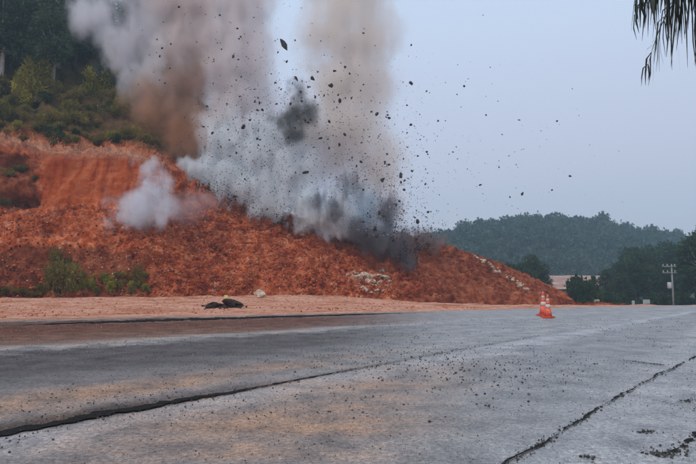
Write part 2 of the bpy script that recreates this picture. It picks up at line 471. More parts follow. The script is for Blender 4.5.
nrow = sum(SEG) + 1
V = np.array([tuple(v) for v in V]); SM = np.array(SM)
me = mesh_np('hillside', V, grid_faces(len(cols), nrow)[:, ::-1], True)
PX = np.repeat(cols, nrow)
veg = np.clip((SM - 3.12) / 0.35, 0, 1) * np.clip((235 - PX) / 60, 0, 1)
face = np.clip((PX - 36) / 14, 0, 1) * np.clip((165 - PX) / 30, 0, 1) * np.clip((SM - 1.98) / 0.30, 0, 1) * np.clip((3.0 - SM) / 0.06, 0, 1)
pale = np.exp(-((SM - 3.02) / 0.10) ** 2) * np.clip((180 - PX) / 40, 0, 1)
brown = np.clip((SM < 0.93) * (175 - PX) / 40, 0, 1) + 0.8 * np.clip((PX - 390) / 50, 0, 1) * (0.5 + 0.5 * np.clip((560 - PX) / 60, 0, 1))
brown = np.maximum(np.clip(brown, 0, 1), np.clip((44 - PX) / 10, 0, 1) * ((SM > 2.05) & (SM < 2.85)) * 1.0)
for nm, a in (('veg', veg), ('face', face), ('pale', pale), ('brown', brown)): add_attr(me, nm, a)

def soil_mat():
    m, nt, n, l = new_mat('red_soil')
    out = N(n, 'ShaderNodeOutputMaterial'); b = N(n, 'ShaderNodeBsdfPrincipled', Roughness=0.92)
    b.inputs['Specular IOR Level'].default_value = 0.05
    tc = N(n, 'ShaderNodeTexCoord')
    def noise(sc, det=6, ro=0.65):
        q = N(n, 'ShaderNodeTexNoise', Scale=sc, Detail=det, Roughness=ro); l.new(tc.outputs['Object'], q.inputs['Vector']); return q.outputs[0]
    big, mid, fine = noise(0.12, 5), noise(0.9, 7, 0.72), noise(4.5, 5, 0.75)
    def A(nm): return N(n, 'ShaderNodeAttribute', attribute_name=nm).outputs['Fac']
    r0 = ramp(n, [(0.28, (0.12, 0.020, 0.007)), (0.38, (0.30, 0.052, 0.013)), (0.48, (0.41, 0.080, 0.024)), (0.64, (0.57, 0.20, 0.10)), (0.8, (0.56, 0.27, 0.17))])
    l.new(mid, r0.inputs['Fac']); c = r0.outputs['Color']
    rb = ramp(n, [(0.34, (0.55, 0.50, 0.52)), (0.47, (1, 1, 1)), (0.58, (1.25, 1.45, 1.5)), (0.68, (0.9, 0.95, 1.0))]); l.new(big, rb.inputs['Fac'])
    c = mixc(n, l, 0.9, c, rb.outputs['Color'], 'MULTIPLY')
    rf = ramp(n, [(0.34, (0.42, 0.38, 0.38)), (0.47, (0.9, 0.9, 0.9)), (0.60, (1.2, 1.2, 1.2)), (0.70, (1.7, 1.9, 2.1))]); l.new(fine, rf.inputs['Fac'])
    c = mixc(n, l, 0.85, c, rf.outputs['Color'], 'MULTIPLY')
    # rain runnels and bucket marks down the fall of the slope
    mpv = N(n, 'ShaderNodeMapping'); mpv.inputs['Scale'].default_value = (0.9, 0.25, 0.10); l.new(tc.outputs['Object'], mpv.inputs['Vector'])
    rn = N(n, 'ShaderNodeTexNoise', Scale=1.0, Detail=5.0, Roughness=0.6, Distortion=0.6); l.new(mpv.outputs[0], rn.inputs['Vector'])
    rr_ = ramp(n, [(0.36, (0.50, 0.46, 0.46)), (0.46, (0.95, 0.95, 0.95)), (0.56, (1.12, 1.15, 1.15)), (0.66, (1.3, 1.45, 1.5))]); l.new(rn.outputs[0], rr_.inputs['Fac'])
    c = mixc(n, l, 0.75, c, rr_.outputs['Color'], 'MULTIPLY')
    fr_ = ramp(n, [(0.38, (0.27, 0.042, 0.010)), (0.50, (0.37, 0.066, 0.016)), (0.62, (0.44, 0.115, 0.042))]); l.new(rn.outputs[0], fr_.inputs['Fac'])
    fc = fr_.outputs['Color']
    c = mixc(n, l, math_(n, l, 'MULTIPLY', A('face'), 0.8), c, fc)
    bw = ramp(n, [(0.35, (0.08, 0.026, 0.014)), (0.5, (0.20, 0.052, 0.024)), (0.65, (0.31, 0.10, 0.05))]); l.new(mid, bw.inputs['Fac'])
    c = mixc(n, l, math_(n, l, 'MULTIPLY', A('brown'), 0.85), c, bw.outputs['Color'])
    pf = ramp(n, [(0.42, (0, 0, 0)), (0.58, (1, 1, 1))]); l.new(fine, pf.inputs['Fac'])
    c = mixc(n, l, math_(n, l, 'MULTIPLY', A('pale'), math_(n, l, 'MULTIPLY_ADD', pf.outputs['Color'], 0.7)), c, (0.52, 0.27, 0.17))
    vg = ramp(n, [(0.33, (0.030, 0.028, 0.012)), (0.48, (0.085, 0.060, 0.022)), (0.6, (0.15, 0.075, 0.03)), (0.7, (0.20, 0.075, 0.035))]); l.new(mid, vg.inputs['Fac'])
    c = mixc(n, l, A('veg'), c, vg.outputs['Color'])
    l.new(c, b.inputs['Base Color'])
    bp = N(n, 'ShaderNodeBump', Strength=0.9, Distance=0.25)
    l.new(math_(n, l, 'ADD', math_(n, l, 'MULTIPLY', fine, 0.6), mid), bp.inputs['Height']); l.new(bp.outputs[0], b.inputs['Normal'])
    l.new(b.outputs[0], out.inputs['Surface'])
    return m
SOIL = soil_mat()
hill = tag(link('hillside', me, SOIL), kind='structure')
BVH = BVHTree.FromPolygons([tuple(v) for v in V], [tuple(f) for f in grid_faces(len(cols), nrow)])
GB = None
def hit(px, py):
    """the place on the slope (or the open ground) that a pixel looks at"""
    d = ray(px, py).normalized()
    loc, nor, idx, dist = BVH.ray_cast(Vector((0, 0, CAM_Z)), d)
    if d.z < 0:
        g = on_ground(px, py, 0)
        for _ in range(6): g = on_ground(px, py, gz(g.x, g.y) - 0.05)
        if loc is None or g.y < loc.y: return g
    return loc
def down(x, y):
    loc, nor, idx, dist = BVH.ray_cast(Vector((x, y, 200)), Vector((0, 0, -1)))
    g = gz(x, y) - 0.05
    return g if loc is None or loc.z < g else loc.z

# ------------------------------------------------------------------ rocks
def rock_mesh(name, seed, sub=2, sq=(1, 0.85, 0.8), rough=0.55, flat=True):
    bm = bmesh.new(); bmesh.ops.create_icosphere(bm, subdivisions=sub, radius=0.5)
    o = Vector((seed * 3.1, seed * 1.7, seed * 0.9))
    pl_ = [(Vector((random.uniform(-1, 1), random.uniform(-1, 1), random.uniform(-1, 1))).normalized(), random.uniform(0.24, 0.42)) for _ in range(12)]
    for v in bm.verts:
        k = 1 + rough * mn.noise(v.co * 2.0 + o) + 0.4 * rough * mn.noise(v.co * 5 + o) + 0.25 * rough * mn.noise(v.co * 11 + o)
        p = v.co * k
        for nrm, d in pl_:                       # broken faces
            e = p.dot(nrm) - d
            if e > 0: p -= nrm * e * 0.85
        v.co = Vector((p.x * sq[0], p.y * sq[1], p.z * sq[2]))
    me = bpy.data.meshes.new(name); bm.to_mesh(me); bm.free()
    if not flat: me.polygons.foreach_set('use_smooth', [True] * len(me.polygons))
    return me
def scatter(name, pts, sizes, mat, n_proto=8, kind='stuff', sub=1, parent=None, rough=0.6):
    """many small pieces joined into one mesh"""
    protos = []
    for k in range(n_proto):
        me_ = rock_mesh('tmp', 50 + k, sub, rough=rough)
        vv = np.zeros(len(me_.vertices) * 3, np.float32); me_.vertices.foreach_get('co', vv)
        ff = np.array([tuple(p.vertices) for p in me_.polygons])
        protos.append((vv.reshape(-1, 3), ff)); bpy.data.meshes.remove(me_)
    AV, AF, o = [], [], 0
    for p, s in zip(pts, sizes):
        vv, ff = protos[rng.integers(n_proto)]
        q = rng.normal(size=4); q /= np.linalg.norm(q); w, x, y, z = q
        M = np.array([[1 - 2 * (y * y + z * z), 2 * (x * y - z * w), 2 * (x * z + y * w)], [2 * (x * y + z * w), 1 - 2 * (x * x + z * z), 2 * (y * z - x * w)], [2 * (x * z - y * w), 2 * (y * z + x * w), 1 - 2 * (x * x + y * y)]])
        AV.append((vv @ M.T) * s * rng.uniform(0.7, 1.3, 3) + np.array(p)); AF.append(ff + o); o += len(vv)
    return link(name, mesh_np(name, np.concatenate(AV), np.concatenate(AF)), mat, parent)

ROCK_DARK = noise_mat('dark_rock', [(0.012, 0.011, 0.012), (0.03, 0.028, 0.03), (0.06, 0.052, 0.05)], scale=3, rnd=0.4, bump=0.5)
ROCK_MUD = noise_mat('dark_mud', [(0.012, 0.008, 0.007), (0.035, 0.020, 0.015), (0.09, 0.040, 0.025)], scale=5, bump=0.8)
ROCK_PALE = noise_mat('pale_rock', [(0.22, 0.09, 0.05), (0.52, 0.38, 0.27), (0.72, 0.63, 0.51)], scale=3.4, bump=0.6, rnd=0.12)
ROCK_SOIL = noise_mat('soil_clod', [(0.12, 0.020, 0.008), (0.30, 0.055, 0.017), (0.44, 0.11, 0.04), (0.58, 0.28, 0.16)], scale=0.9, detail=5, bump=0.6)
ROCK_GRIT = noise_mat('road_grit', [(0.02, 0.02, 0.02), (0.06, 0.055, 0.05), (0.16, 0.14, 0.12)], scale=3.0)
ROCK_PGRIT = noise_mat('pale_road_grit', [(0.20, 0.19, 0.185), (0.34, 0.32, 0.31), (0.46, 0.44, 0.42)], scale=4.0)
ROCK_TAN = noise_mat('tan_chip', [(0.40, 0.19, 0.11), (0.55, 0.32, 0.21), (0.66, 0.48, 0.36)], scale=0.8)
ROCK_PALE2 = noise_mat('pinkish_chip', [(0.28, 0.20, 0.18), (0.45, 0.36, 0.34), (0.5, 0.42, 0.42)], scale=2.0)

# clods of loose soil on the slope
pts, sz = [], []
while len(pts) < 15000:
    px = random.uniform(-30, 570); py = random.uniform(205, 297)
    w = 0.3 + 0.7 * smooth(120, 180, px) * smooth(480, 400, px)
    if random.random() > w or py < pl(K3_R, px) + 3: continue
    if px < 130 and random.random() < 0.5: continue
    p = hit(px, py)
    if p is not None and mn.noise(p * 0.16 + Vector((4, 2, 7))) < random.uniform(-0.6, 0.05): continue
    if p is None or p.y < pl(TOE_D, px) - 3: continue
    s = 0.12 + 0.30 * random.random() ** 2.2 + (0.5 * random.random() if random.random() < 0.05 else 0)
    pts.append(tuple(p)); sz.append(s * (1.0 if px < 420 else 0.7))
rub = tag(scatter('soil_rubble', pts, sz, ROCK_SOIL, sub=1), 'loose red soil clods strewn over the blasted slope', 'rubble', kind='stuff')
def specks(n_, fpx, s0, s1):
    P_, S_ = [], []
    while len(P_) < n_:
        px = fpx(); py = random.uniform(205, 297)
        if py < pl(K3_R, px) + 2: continue
        p = hit(px, py)
        if p is None or p.y < pl(TOE_D, px) - 3: continue
        P_.append(tuple(p)); S_.append(s0 + (s1 - s0) * random.random() ** 2.5)
    return P_, S_
a, b_ = specks(1000, lambda: random.uniform(-30, 560), 0.09, 0.36)  # dark clods stand in for the shaded hollows of the slope
tag(scatter('hollow_shade_clods', a, b_, ROCK_MUD, sub=1, rough=0.9), 'dark clods painting the shade of hollows in the red slope', 'clods', kind='stuff')
a, b_ = specks(1100, lambda: random.gauss(270, 130) if random.random() < 0.7 else random.uniform(-30, 560), 0.07, 0.30)
tag(scatter('pale_chips', a, b_, ROCK_TAN, sub=1, rough=0.8), 'small tan stone chips scattered over the red slope', 'stones', kind='stuff')
# stones and crumbs along the shoulder
pts, sz = [], []
for _ in range(7000):
    px = random.uniform(-20, 560); e = 318 - px * 0.021; py = random.uniform(297.5, e)
    p = hit(px, py)
    if p is None: continue
    
    if mn.noise(p * 0.35) < random.uniform(-0.5, 0.35): continue
    pts.append(tuple(p)); sz.append(0.03 + 0.14 * random.random() ** 4)
tag(scatter('shoulder_stones', pts, sz, ROCK_SOIL, sub=1), 'small reddish stones and crumbs scattered along the dirt shoulder', 'stones', kind='stuff')
# gravel on the asphalt
pts, sz = [], []
def gravel(n_, fx, fy, s0, s1):
    for _ in range(n_):
        px, py = fx(), fy()
        if not (-30 < px < 730 and 309 < py < 490): continue
        p = on_ground(px, py)
        if p.y > edge_y(p.x) - 0.3: continue
        s = s0 + (s1 - s0) * random.random() ** 3
        pts.append((p.x, p.y, road_z(p.x, p.y) + s * 0.2)); sz.append(s)
gravel(900, lambda: random.gauss(455, 70), lambda: random.gauss(368, 15), 0.010, 0.05)
gravel(500, lambda: random.gauss(400, 90), lambda: random.gauss(356, 10), 0.010, 0.045)
gravel(2600, lambda: random.uniform(-20, 720), lambda: random.uniform(330, 480), 0.004, 0.022)
gravel(1800, lambda: random.uniform(-20, 400), lambda: random.uniform(322, 420), 0.008, 0.035)
gravel(260, lambda: random.gauss(680, 30), lambda: random.gauss(445, 18), 0.006, 0.022)
pts += [q[0] for q in SEAMS]; sz += [q[1] for q in SEAMS]
tag(scatter('road_gravel', pts, sz, ROCK_GRIT, sub=1), 'dark gravel thrown across the wet asphalt', 'gravel', kind='stuff')

for nm, mt, n_ in (('dark_grit', ROCK_GRIT, 13000), ('pale_grit', ROCK_PGRIT, 9000)):
    pts, sz = [], []
    for _ in range(n_):
        px = random.uniform(-20, 720); py = 319 + 160 * random.random() ** 1.25
        p = on_ground(px, py)
        if p.y > edge_y(p.x) - 0.2: continue
        dens = 0.55 + 0.45 * mn.noise((p.x * 0.5, p.y * 0.5, 8 if mt is ROCK_GRIT else 3)) + 0.25 * mn.noise((p.x * 1.6, p.y * 1.6, 1))
        if random.random() > dens + 0.15: continue
        s_ = (0.7 + 1.3 * random.random() ** 3) * p.y / 809
        pts.append((p.x, p.y, road_z(p.x, p.y) + s_ * 0.15)); sz.append(s_)
    tag(scatter(nm, pts, sz, mt, sub=1), ('fine dark' if mt is ROCK_GRIT else 'fine pale') + ' grit loose over the whole worn asphalt', 'grit', kind='stuff')

def rock(px, py, wpx, label, mat, group=None, seed=1, sq=(1, 0.85, 0.8), name='boulder', sink=0.25, cat='rock', sub=3, rough=0.75):
    p = hit(px, py)
    s = wpx * p.y / FPX
    o = link(name, rock_mesh(name, seed, sub, sq, rough, flat=False), mat)
    me_ = o.data
    me_.polygons.foreach_set('use_smooth', [False] * len(me_.polygons))
    o.location = p + Vector((0, 0.2 * s, s * sq[2] * (0.5 - sink)))
    o.scale = (s * 1.15,) * 3
    o.rotation_euler = (0, 0, random.uniform(-0.4, 0.4) if name == 'boulder' else random.uniform(0, 6.28))
    return tag(o, label, cat, group)

rock(260, 298.5, 14, 'pale cream block of rock lying at the toe of the red slope', ROCK_PALE, seed=5, sq=(1, 0.8, 0.72), sink=0.1)
# heap of pale rock under the blast
spots = [(352, 277, 7), (358, 280, 6), (363, 276, 8), (370, 279, 9), (377, 276, 10), (384, 279, 9), (380, 284, 8), (373, 286, 7), (386, 287, 6), (367, 284, 6), (361, 288, 5), (377, 291, 7), (370, 293, 5), (355, 273, 5), (349, 281, 4), (366, 280, 4), (374, 282, 5), (382, 273, 5), (389, 282, 4), (358, 284, 3), (364, 290, 3), (384, 291, 4), (346, 276, 3)]
for k, (x, y, s) in enumerate(spots):
    rock(x, y, s * random.uniform(0.9, 1.9), 'pale cream boulder in the broken heap low on the blasted slope', ROCK_PALE, 'pale boulders in the heap', seed=20 + k, sq=(1, 0.9, random.uniform(0.4, 0.75)), sink=0.30, rough=1.2)
for k in range(34):
    f = k / 33
    x = 477 + 52 * f + random.uniform(-3, 3); y = 258 + 33 * f + random.uniform(-2, 2)
    rock(x, y, random.uniform(2.5, 6), 'pale stone in the line of stones running down the bare red spur', ROCK_PALE, 'line of pale stones on the spur', seed=60 + k, name='stone', cat='stone', sub=2)
for k, (x, y, s) in enumerate([(590, 293, 6), (596, 297, 7), (601, 291, 4)]):
    rock(x, y + 6, s, 'pale boulder beside the green bush at the end of the spur', ROCK_PALE, 'pale boulders at the end of the spur', seed=90 + k)
# black lumps on the shoulder
rock(213.5, 308, 17, 'low black dirt clump lying flat at the edge of the shoulder', ROCK_MUD, seed=7, sq=(1, 0.6, 0.40), sink=0.12, rough=1.3)
rock(231.5, 308, 18, 'humped black dirt clump beside the yellow tagged stake', ROCK_MUD, seed=9, sq=(1, 0.7, 0.55), sink=0.12, rough=1.3)
pts = [tuple(hit(random.gauss(223, 9), random.uniform(304.5, 308.5)) + Vector((0, 0, 0.03))) for _ in range(260)]
tag(scatter('dirt_crumbs', pts, [0.05 + 0.2 * random.random() ** 2 for _ in pts], ROCK_MUD, rough=0.9), 'dark dirt crumbs strewn around the two black clumps', 'dirt', kind='stuff')
p = hit(226, 305)
stk = link('marker_stake', None, loc=p); tag(stk, 'short wooden stake with a pale yellow tag behind the black rocks', 'stake')
wood = noise_mat('stake_wood', [(0.08, 0.05, 0.03), (0.14, 0.09, 0.05)], scale=20)
yel = noise_mat('yellow_tag', [(0.62, 0.50, 0.16), (0.75, 0.66, 0.32)], scale=5)
link('post', MB().box((0, 0, 0.28), (0.03, 0.03, 0.33)).mesh('post'), wood, stk)
link('tag', MB().box((0, -0.04, 0.54), (0.12, 0.015, 0.10)).mesh('tag'), yel, stk)

# ------------------------------------------------------------------ traffic cones
ORANGE = noise_mat('cone_orange', [(0.48, 0.065, 0.035), (0.74, 0.12, 0.07), (0.76, 0.24, 0.16)], scale=9, rough=0.75)
WHITE = noise_mat('cone_white', [(0.42, 0.24, 0.18), (0.62, 0.46, 0.38), (0.70, 0.58, 0.50)], scale=9, rough=0.7)
BLACKR = noise_mat('cone_base', [(0.55, 0.07, 0.035), (0.65, 0.10, 0.05)], scale=6, rough=0.7)
def ring(mb, z0, r0, z1, r1, n=24, th=0.012):
    v, f = [], []
    for (z, r) in ((z0, r0), (z1, r1), (z1, r1 - th), (z0, r0 - th)):
        for k in range(n):
            a = 2 * math.pi * k / n; v.append((r * math.cos(a), r * math.sin(a), z))
    for q in range(4):
        for k in range(n):
            a, b_ = q * n + k, q * n + (k + 1) % n; c, d = ((q + 1) % 4) * n + (k + 1) % n, ((q + 1) % 4) * n + k
            f.append((a, b_, c, d))
    return mb.add(v, f)
def cone(px, py, hgt, label, rot):
    g = on_ground(px, py)
    r_ = link('traffic_cone', None, loc=(g.x, g.y, road_z(g.x, g.y) + 0.015)); r_.rotation_euler = (0, 0, rot)
    tag(r_, label, 'traffic cone')
    s = hgt
    base = MB(); base.box((0, 0, 0.025 * s), (0.23 * s, 0.23 * s, 0.025 * s)); base.box((0, 0, 0.06 * s), (0.19 * s, 0.19 * s, 0.012 * s))
    link('base', base.mesh('base'), BLACKR, r_)
    rad = lambda z: (0.185 - 0.155 * z) * s
    zs = [0.07, 0.42, 0.60, 0.74, 0.86, 1.0]
    for i in range(5):
        mb = ring(MB(), zs[i] * s, rad(zs[i]) + (0.004 if i in (1, 3) else 0), zs[i + 1] * s, rad(zs[i + 1]) + (0.004 if i in (1, 3) else 0))
        link('reflective_band' if i in (1, 3) else 'cone_section', mb.mesh('section', True), WHITE if i in (1, 3) else ORANGE, r_)
    link('tip', ring(MB(), s, 0.032 * s, 1.03 * s, 0.026 * s).mesh('tip', True), WHITE, r_)
cone(543.6, 316, 1.0, 'orange traffic cone with white bands, the one set slightly further back of the pair', 0.3)
cone(548.2, 318, 0.9, 'orange traffic cone with white bands, the shorter one of the close pair', 0.7)

# ------------------------------------------------------------------ vegetation
def leaves(n_, centres, radii, size, droop=0.0, up=0.0, seed=0, shell=0.55, aspect=0.5):
    """leaf-sized quads spread through lobes; returns verts, faces"""
    g = np.random.default_rng(seed)
    centres = np.asarray(centres, float); radii = np.asarray(radii, float)
    w = (radii.prod(1)) ** 0.75; k = g.choice(len(centres), n_, p=w / w.sum())
    d = g.normal(size=(n_, 3)); d /= np.linalg.norm(d, axis=1)[:, None]
    rad = shell + (1 - shell) * g.random(n_) ** 0.6
    rad *= np.where(g.random(n_) < 0.10, g.uniform(1.0, 1.25, n_), 1)
    P = centres[k] + d * rad[:, None] * radii[k]
    a = g.normal(size=(n_, 3)) + d * 0.6; a[:, 2] += up - droop; a /= np.linalg.norm(a, axis=1)[:, None]
    b_ = np.cross(a, g.normal(size=(n_, 3))); b_ /= np.linalg.norm(b_, axis=1)[:, None]
    s = size * g.uniform(0.6, 1.4, n_)[:, None]
    v = np.stack([P - b_ * s * aspect * 0.5, P + a * s * 0.5 - b_ * s * aspect * 0.1, P + a * s, P + a * s * 0.5 + b_ * s * aspect], 1)
    return v.reshape(-1, 3), np.arange(n_ * 4).reshape(-1, 4)

def foliage_mat(name, dark, mid, light, scale=0.6, rnd=0.35):
    return noise_mat(name, [dark, mid, light], scale=scale, detail=4, rough=0.6, rnd=rnd, trans=0.35, spec=0.1)
F_DARK = foliage_mat('foliage_dark', (0.018, 0.032, 0.018), (0.048, 0.078, 0.040), (0.11, 0.145, 0.072))
F_MID = foliage_mat('foliage_mid', (0.016, 0.030, 0.014), (0.040, 0.068, 0.026), (0.085, 0.12, 0.045))
F_YEL = foliage_mat('foliage_yellow', (0.11, 0.105, 0.016), (0.27, 0.24, 0.035), (0.45, 0.38, 0.07), scale=1.4)
F_BRN = foliage_mat('foliage_brown', (0.085, 0.075, 0.02), (0.19, 0.155, 0.04), (0.34, 0.25, 0.075), scale=1.2)
F_BANK = foliage_mat('foliage_bank', (0.10, 0.08, 0.022), (0.22, 0.18, 0.045), (0.38, 0.29, 0.08), scale=2.0)
BARK = noise_mat('bark', [(0.035, 0.028, 0.022), (0.08, 0.066, 0.052)], scale=3, bump=0.5)
BARKP = noise_mat('pale_bark', [(0.24, 0.23, 0.21), (0.50, 0.48, 0.44)], scale=1.5, bump=0.3)

def make_tree_meshes(seed, h, crown_r, crown_lo, n_leaf, leaf, lobes=11):
    g = random.Random(seed)
    mb = MB(); lean = Vector((g.uniform(-.04, .04), g.uniform(-.04, .04), 0)) * h
    rr = 0.022 * h
    pts_ = [(lean * f * f + Vector((0.02 * h * math.sin(3 * f + seed), 0, f * h * 0.86)), rr * (1.25 - 1.05 * f) if f > 0 else rr * 1.6) for f in (0, 0.08, 0.25, 0.45, 0.65, 0.85, 1)]
    mb.tube(pts_, 9)
    cs, rs = [], []
    for k in range(lobes):
        a = g.uniform(0, 6.28) if k else 0; f = (k + 0.5) / lobes
        z = h * (crown_lo + (0.93 - crown_lo) * f)
        prof = math.sin(math.pi * min(1, 0.18 + 0.8 * f)) ** 0.7
        d = crown_r * prof * g.uniform(0.35, 0.75) if k < lobes - 1 else 0
        c = Vector((d * math.cos(a * 1.0 + 2.4 * k), d * math.sin(a + 2.4 * k), z)) + lean
        r_ = crown_r * g.uniform(0.32, 0.52) * (0.75 + 0.35 * prof)
        cs.append(tuple(c)); rs.append((r_, r_, r_ * g.uniform(0.6, 0.85)))
        st = Vector((0, 0, z * 0.78)) + lean * (z / h) ** 2
        mid_ = st.lerp(c, 0.5) + Vector((0, 0, -0.03 * h))
        mb.tube([(st, rr * 0.42), (mid_, rr * 0.28), (c, rr * 0.10)], 6)
    tv, tf = leaves(n_leaf, cs, rs, leaf, seed=seed)
    return mb.mesh('trunk', True), mesh_np('crown', tv, tf)

TREES = {}
def tree_proto(key, mat_c, mat_t, *a, **k):
    t, c = make_tree_meshes(*a, **k); t.materials.append(mat_t); c.materials.append(mat_c); TREES[key] = (t, c)
for i in range(3):
    tree_proto(('dark', i), F_DARK, BARKP if i == 0 else BARK, 10 + i, 11.0, 3.3 + 0.4 * i, 0.30, 4200, 0.42, lobes=14)
    tree_proto(('mid', i), F_MID, BARK, 20 + i, 9.0, 3.0 + 0.5 * i, 0.22, 3600, 0.40, lobes=13)
def put_tree(kind, i, loc, s, label, group, name='tree', sz=1.0):
    t, c = TREES[(kind, i % 3)]
    o = link(name, None, loc=loc); o.rotation_euler = (0, 0, random.uniform(0, 6.28)); o.scale = (s, s, s * sz)
    tag(o, label, 'tree', group)
    link('trunk', t, None, o); link('crown', c, None, o)
    return o
# the wood above the cut
n_ = 0
for k in range(400):
    if n_ >= 46: break
    px = random.uniform(-160, 150); base_r = random.uniform(25, 88) if px < 60 else random.uniform(10, 75)
    p = hit(px, base_r)
    if p is None or p.y < 66: continue
    if any((p.xy - q.xy).length < 2.2 for q in [o.location for o in bpy.data.objects if o.name.startswith('wood_tree')]): continue
    s = random.uniform(0.75, 1.25)
    kd = 'dark' if random.random() < 0.75 else 'mid'
    put_tree(kd, k, p - Vector((0, 0, 0.3)), s, 'dark leafy tree in the dense wood on the hilltop above the red cut' if kd == 'dark' else 'lighter green tree among the dark ones of the hilltop wood', 'dark trees of the wood above the cut' if kd == 'dark' else 'lighter trees of the wood above the cut', 'wood_tree')
    n_ += 1

# two tall pale stems at the edge of the wood
bt, bc = make_tree_meshes(77, 17.0, 2.6, 0.62, 2600, 0.42, lobes=9); bt.materials.append(BARKP); bc.materials.append(F_DARK)
for px, row, sc_, lab in ((54, 66, 1.0, 'tall bare pale trunk standing before the dark wood, the thicker one'), (69, 62, 0.85, 'slender pale trunk standing before the dark wood beside the drifting smoke')):
    o = link('pale_stemmed_tree', None, loc=hit(px, row) - Vector((0, 0, 0.3))); o.scale = (sc_, sc_, sc_); tag(o, lab, 'tree')
    link('trunk', bt, None, o); link('crown', bc, None, o)

for k, (px, row) in enumerate([(118, 60), (128, 66), (137, 62), (145, 78), (152, 74), (160, 90), (168, 96), (176, 104), (184, 116), (192, 126), (200, 136), (210, 150), (220, 164)]):
    p = hit(px, row)
    if p is None: p = hit(px, row + 14)
    if p is not None: put_tree('mid', k, p - Vector((0, 0, 0.3)), random.uniform(0.45, 0.7), 'small green tree on the hill ridge half hidden by the drifting dust', 'small trees on the ridge in the dust', 'ridge_tree')

# shrubs
SHR = []
def shrub_mesh(seed, n_leaf, r, h, leaf, up, aspect=0.4, lobes=7):
    g = random.Random(seed); cs, rs = [], []; mb = MB()
    for k in range(lobes):
        a = g.uniform(0, 6.28); d = r * g.uniform(0, 0.7); z = h * g.uniform(0.12, 0.75)
        cs.append((d * math.cos(a), d * math.sin(a), z)); q = g.uniform(0.3, 0.5)
        rs.append((r * q, r * q, h * q * 0.75))
        mb.tube([((0.1 * d * math.cos(a), 0.1 * d * math.sin(a), -0.2), 0.05 * r), ((0.5 * d * math.cos(a), 0.5 * d * math.sin(a), z * 0.5), 0.03 * r), (cs[-1], 0.01 * r)], 5)
    v, f = leaves(n_leaf, cs, rs, leaf, up=up, seed=seed, shell=0.25, aspect=aspect)
    return mb.mesh('stem', True), mesh_np('foliage', v, f)
SM_ = {}
for i in range(3):
    for key, mat, args in (('yel', F_YEL, (1800, 1.5, 2.4, 0.40, 0.9, 0.25)), ('brn', F_BRN, (1100, 1.7, 1.7, 0.34, 0.9, 0.25)),
                           ('mid', F_MID, (1100, 1.5, 2.0, 0.34, 0.2, 0.5)), ('bank', F_BANK, (800, 1.7, 2.4, 0.24, 0.5, 0.4))):
        st, fo = shrub_mesh(31 * i + len(key) + ord(key[0]), *args); st.materials.append(BARK); fo.materials.append(mat); SM_[(key, i)] = (st, fo)
def put_shrub(key, i, p, s, label, group=None, name='shrub', sz=1.0, cat='shrub'):
    st, fo = SM_[(key, i % 3)]
    o = link(name, None, loc=p); o.rotation_euler = (0, 0, random.uniform(0, 6.28)); o.scale = (s, s, s * sz); tag(o, label, cat, group)
    link('stem', st, None, o); link('foliage', fo, None, o)
    return o
for k, (x, y, s) in enumerate([(34, 97, 1.7), (26, 100, 1.3), (44, 99, 1.3), (38, 92, 1.5)]):
    put_shrub('yel', k, hit(x, y), s, 'tall yellow green shrub glowing in front of the dark wood', 'yellow green shrubs before the wood', 'shrub', 1.2)
for k, (x, y, s) in enumerate([(100, 88, 1.6), (112, 92, 1.5), (120, 95, 1.2), (92, 95, 1.2)]):
    put_shrub('yel' if k % 2 else 'mid', k, hit(x, y), s, ('yellow green' if k % 2 else 'dark green') + ' shrub at the edge of the wood beside the drifting smoke', ('yellow green' if k % 2 else 'dark green') + ' shrubs beside the smoke', 'shrub', 1.2)
n_ = 0
for k in range(600):
    if n_ >= 150: break
    px = random.uniform(-80, 190); py = random.uniform(82, 146)
    if py < pl([(-80, 84), (60, 92), (130, 98), (190, 130)], px): continue
    p = hit(px, py)
    if p is None: continue
    kd = 'brn' if random.random() < 0.72 else ('yel' if random.random() < 0.6 else 'mid')
    cl = {'brn': 'brownish', 'yel': 'yellow green', 'mid': 'dark green'}[kd]
    put_shrub(kd, k, p, random.uniform(0.5, 1.0) * (0.6 if py > 128 else 1.0), cl + ' low shrub on the upper slope between the cut and the wood', cl + ' low shrubs on the upper slope', 'low_shrub')
    n_ += 1
# hollows and bank
for k, (x, y, s) in enumerate([(8, 176, 0.6), (20, 172, 0.55), (2, 205, 0.6), (16, 206, 0.5), (28, 205, 0.5), (34, 180, 0.4)]):
    put_shrub('brn', k, hit(x, y), s, 'dull tuft growing in the torn hollows beside the smooth cut face', 'tufts in the torn hollows', 'tuft', 0.8, 'plant')
for k, (x, y, s) in enumerate([(60, 292, 1.0), (51, 288, 0.75), (68, 290, 0.8), (64, 272, 0.7), (56, 268, 0.6), (73, 280, 0.5)]):
    put_shrub('bank', k, hit(x, y), s, 'olive loose leaved bush growing up the low bank by the shoulder', 'olive bushes on the low bank', 'bush', random.uniform(1.0, 1.5), 'bush')
put_shrub('bank', 1, hit(137, 287), 0.42, 'small dark plant standing at the end of the grassy bank', None, 'plant', 2.4, 'plant')
for k in range(34):
    x = 76 + 72 * k / 33 + random.uniform(-4, 4)
    put_shrub('yel' if k % 3 else 'brn', k, hit(x, random.uniform(276, 295)), random.uniform(0.18, 0.40), ('yellow green' if k % 3 else 'brownish') + ' grass clump in the row along the foot of the low bank', ('yellow green' if k % 3 else 'brownish') + ' grass clumps along the foot of the bank', 'grass_clump', 1.0, 'grass')
for k in range(9):
    x = -10 + 52 * k / 8 + random.uniform(-3, 3)
    put_shrub('brn', k, hit(x, random.uniform(290, 296)), random.uniform(0.35, 0.5), 'dry brown weed along the foot of the bare bank', 'dry weeds at the foot of the bank', 'weed', 0.8, 'plant')
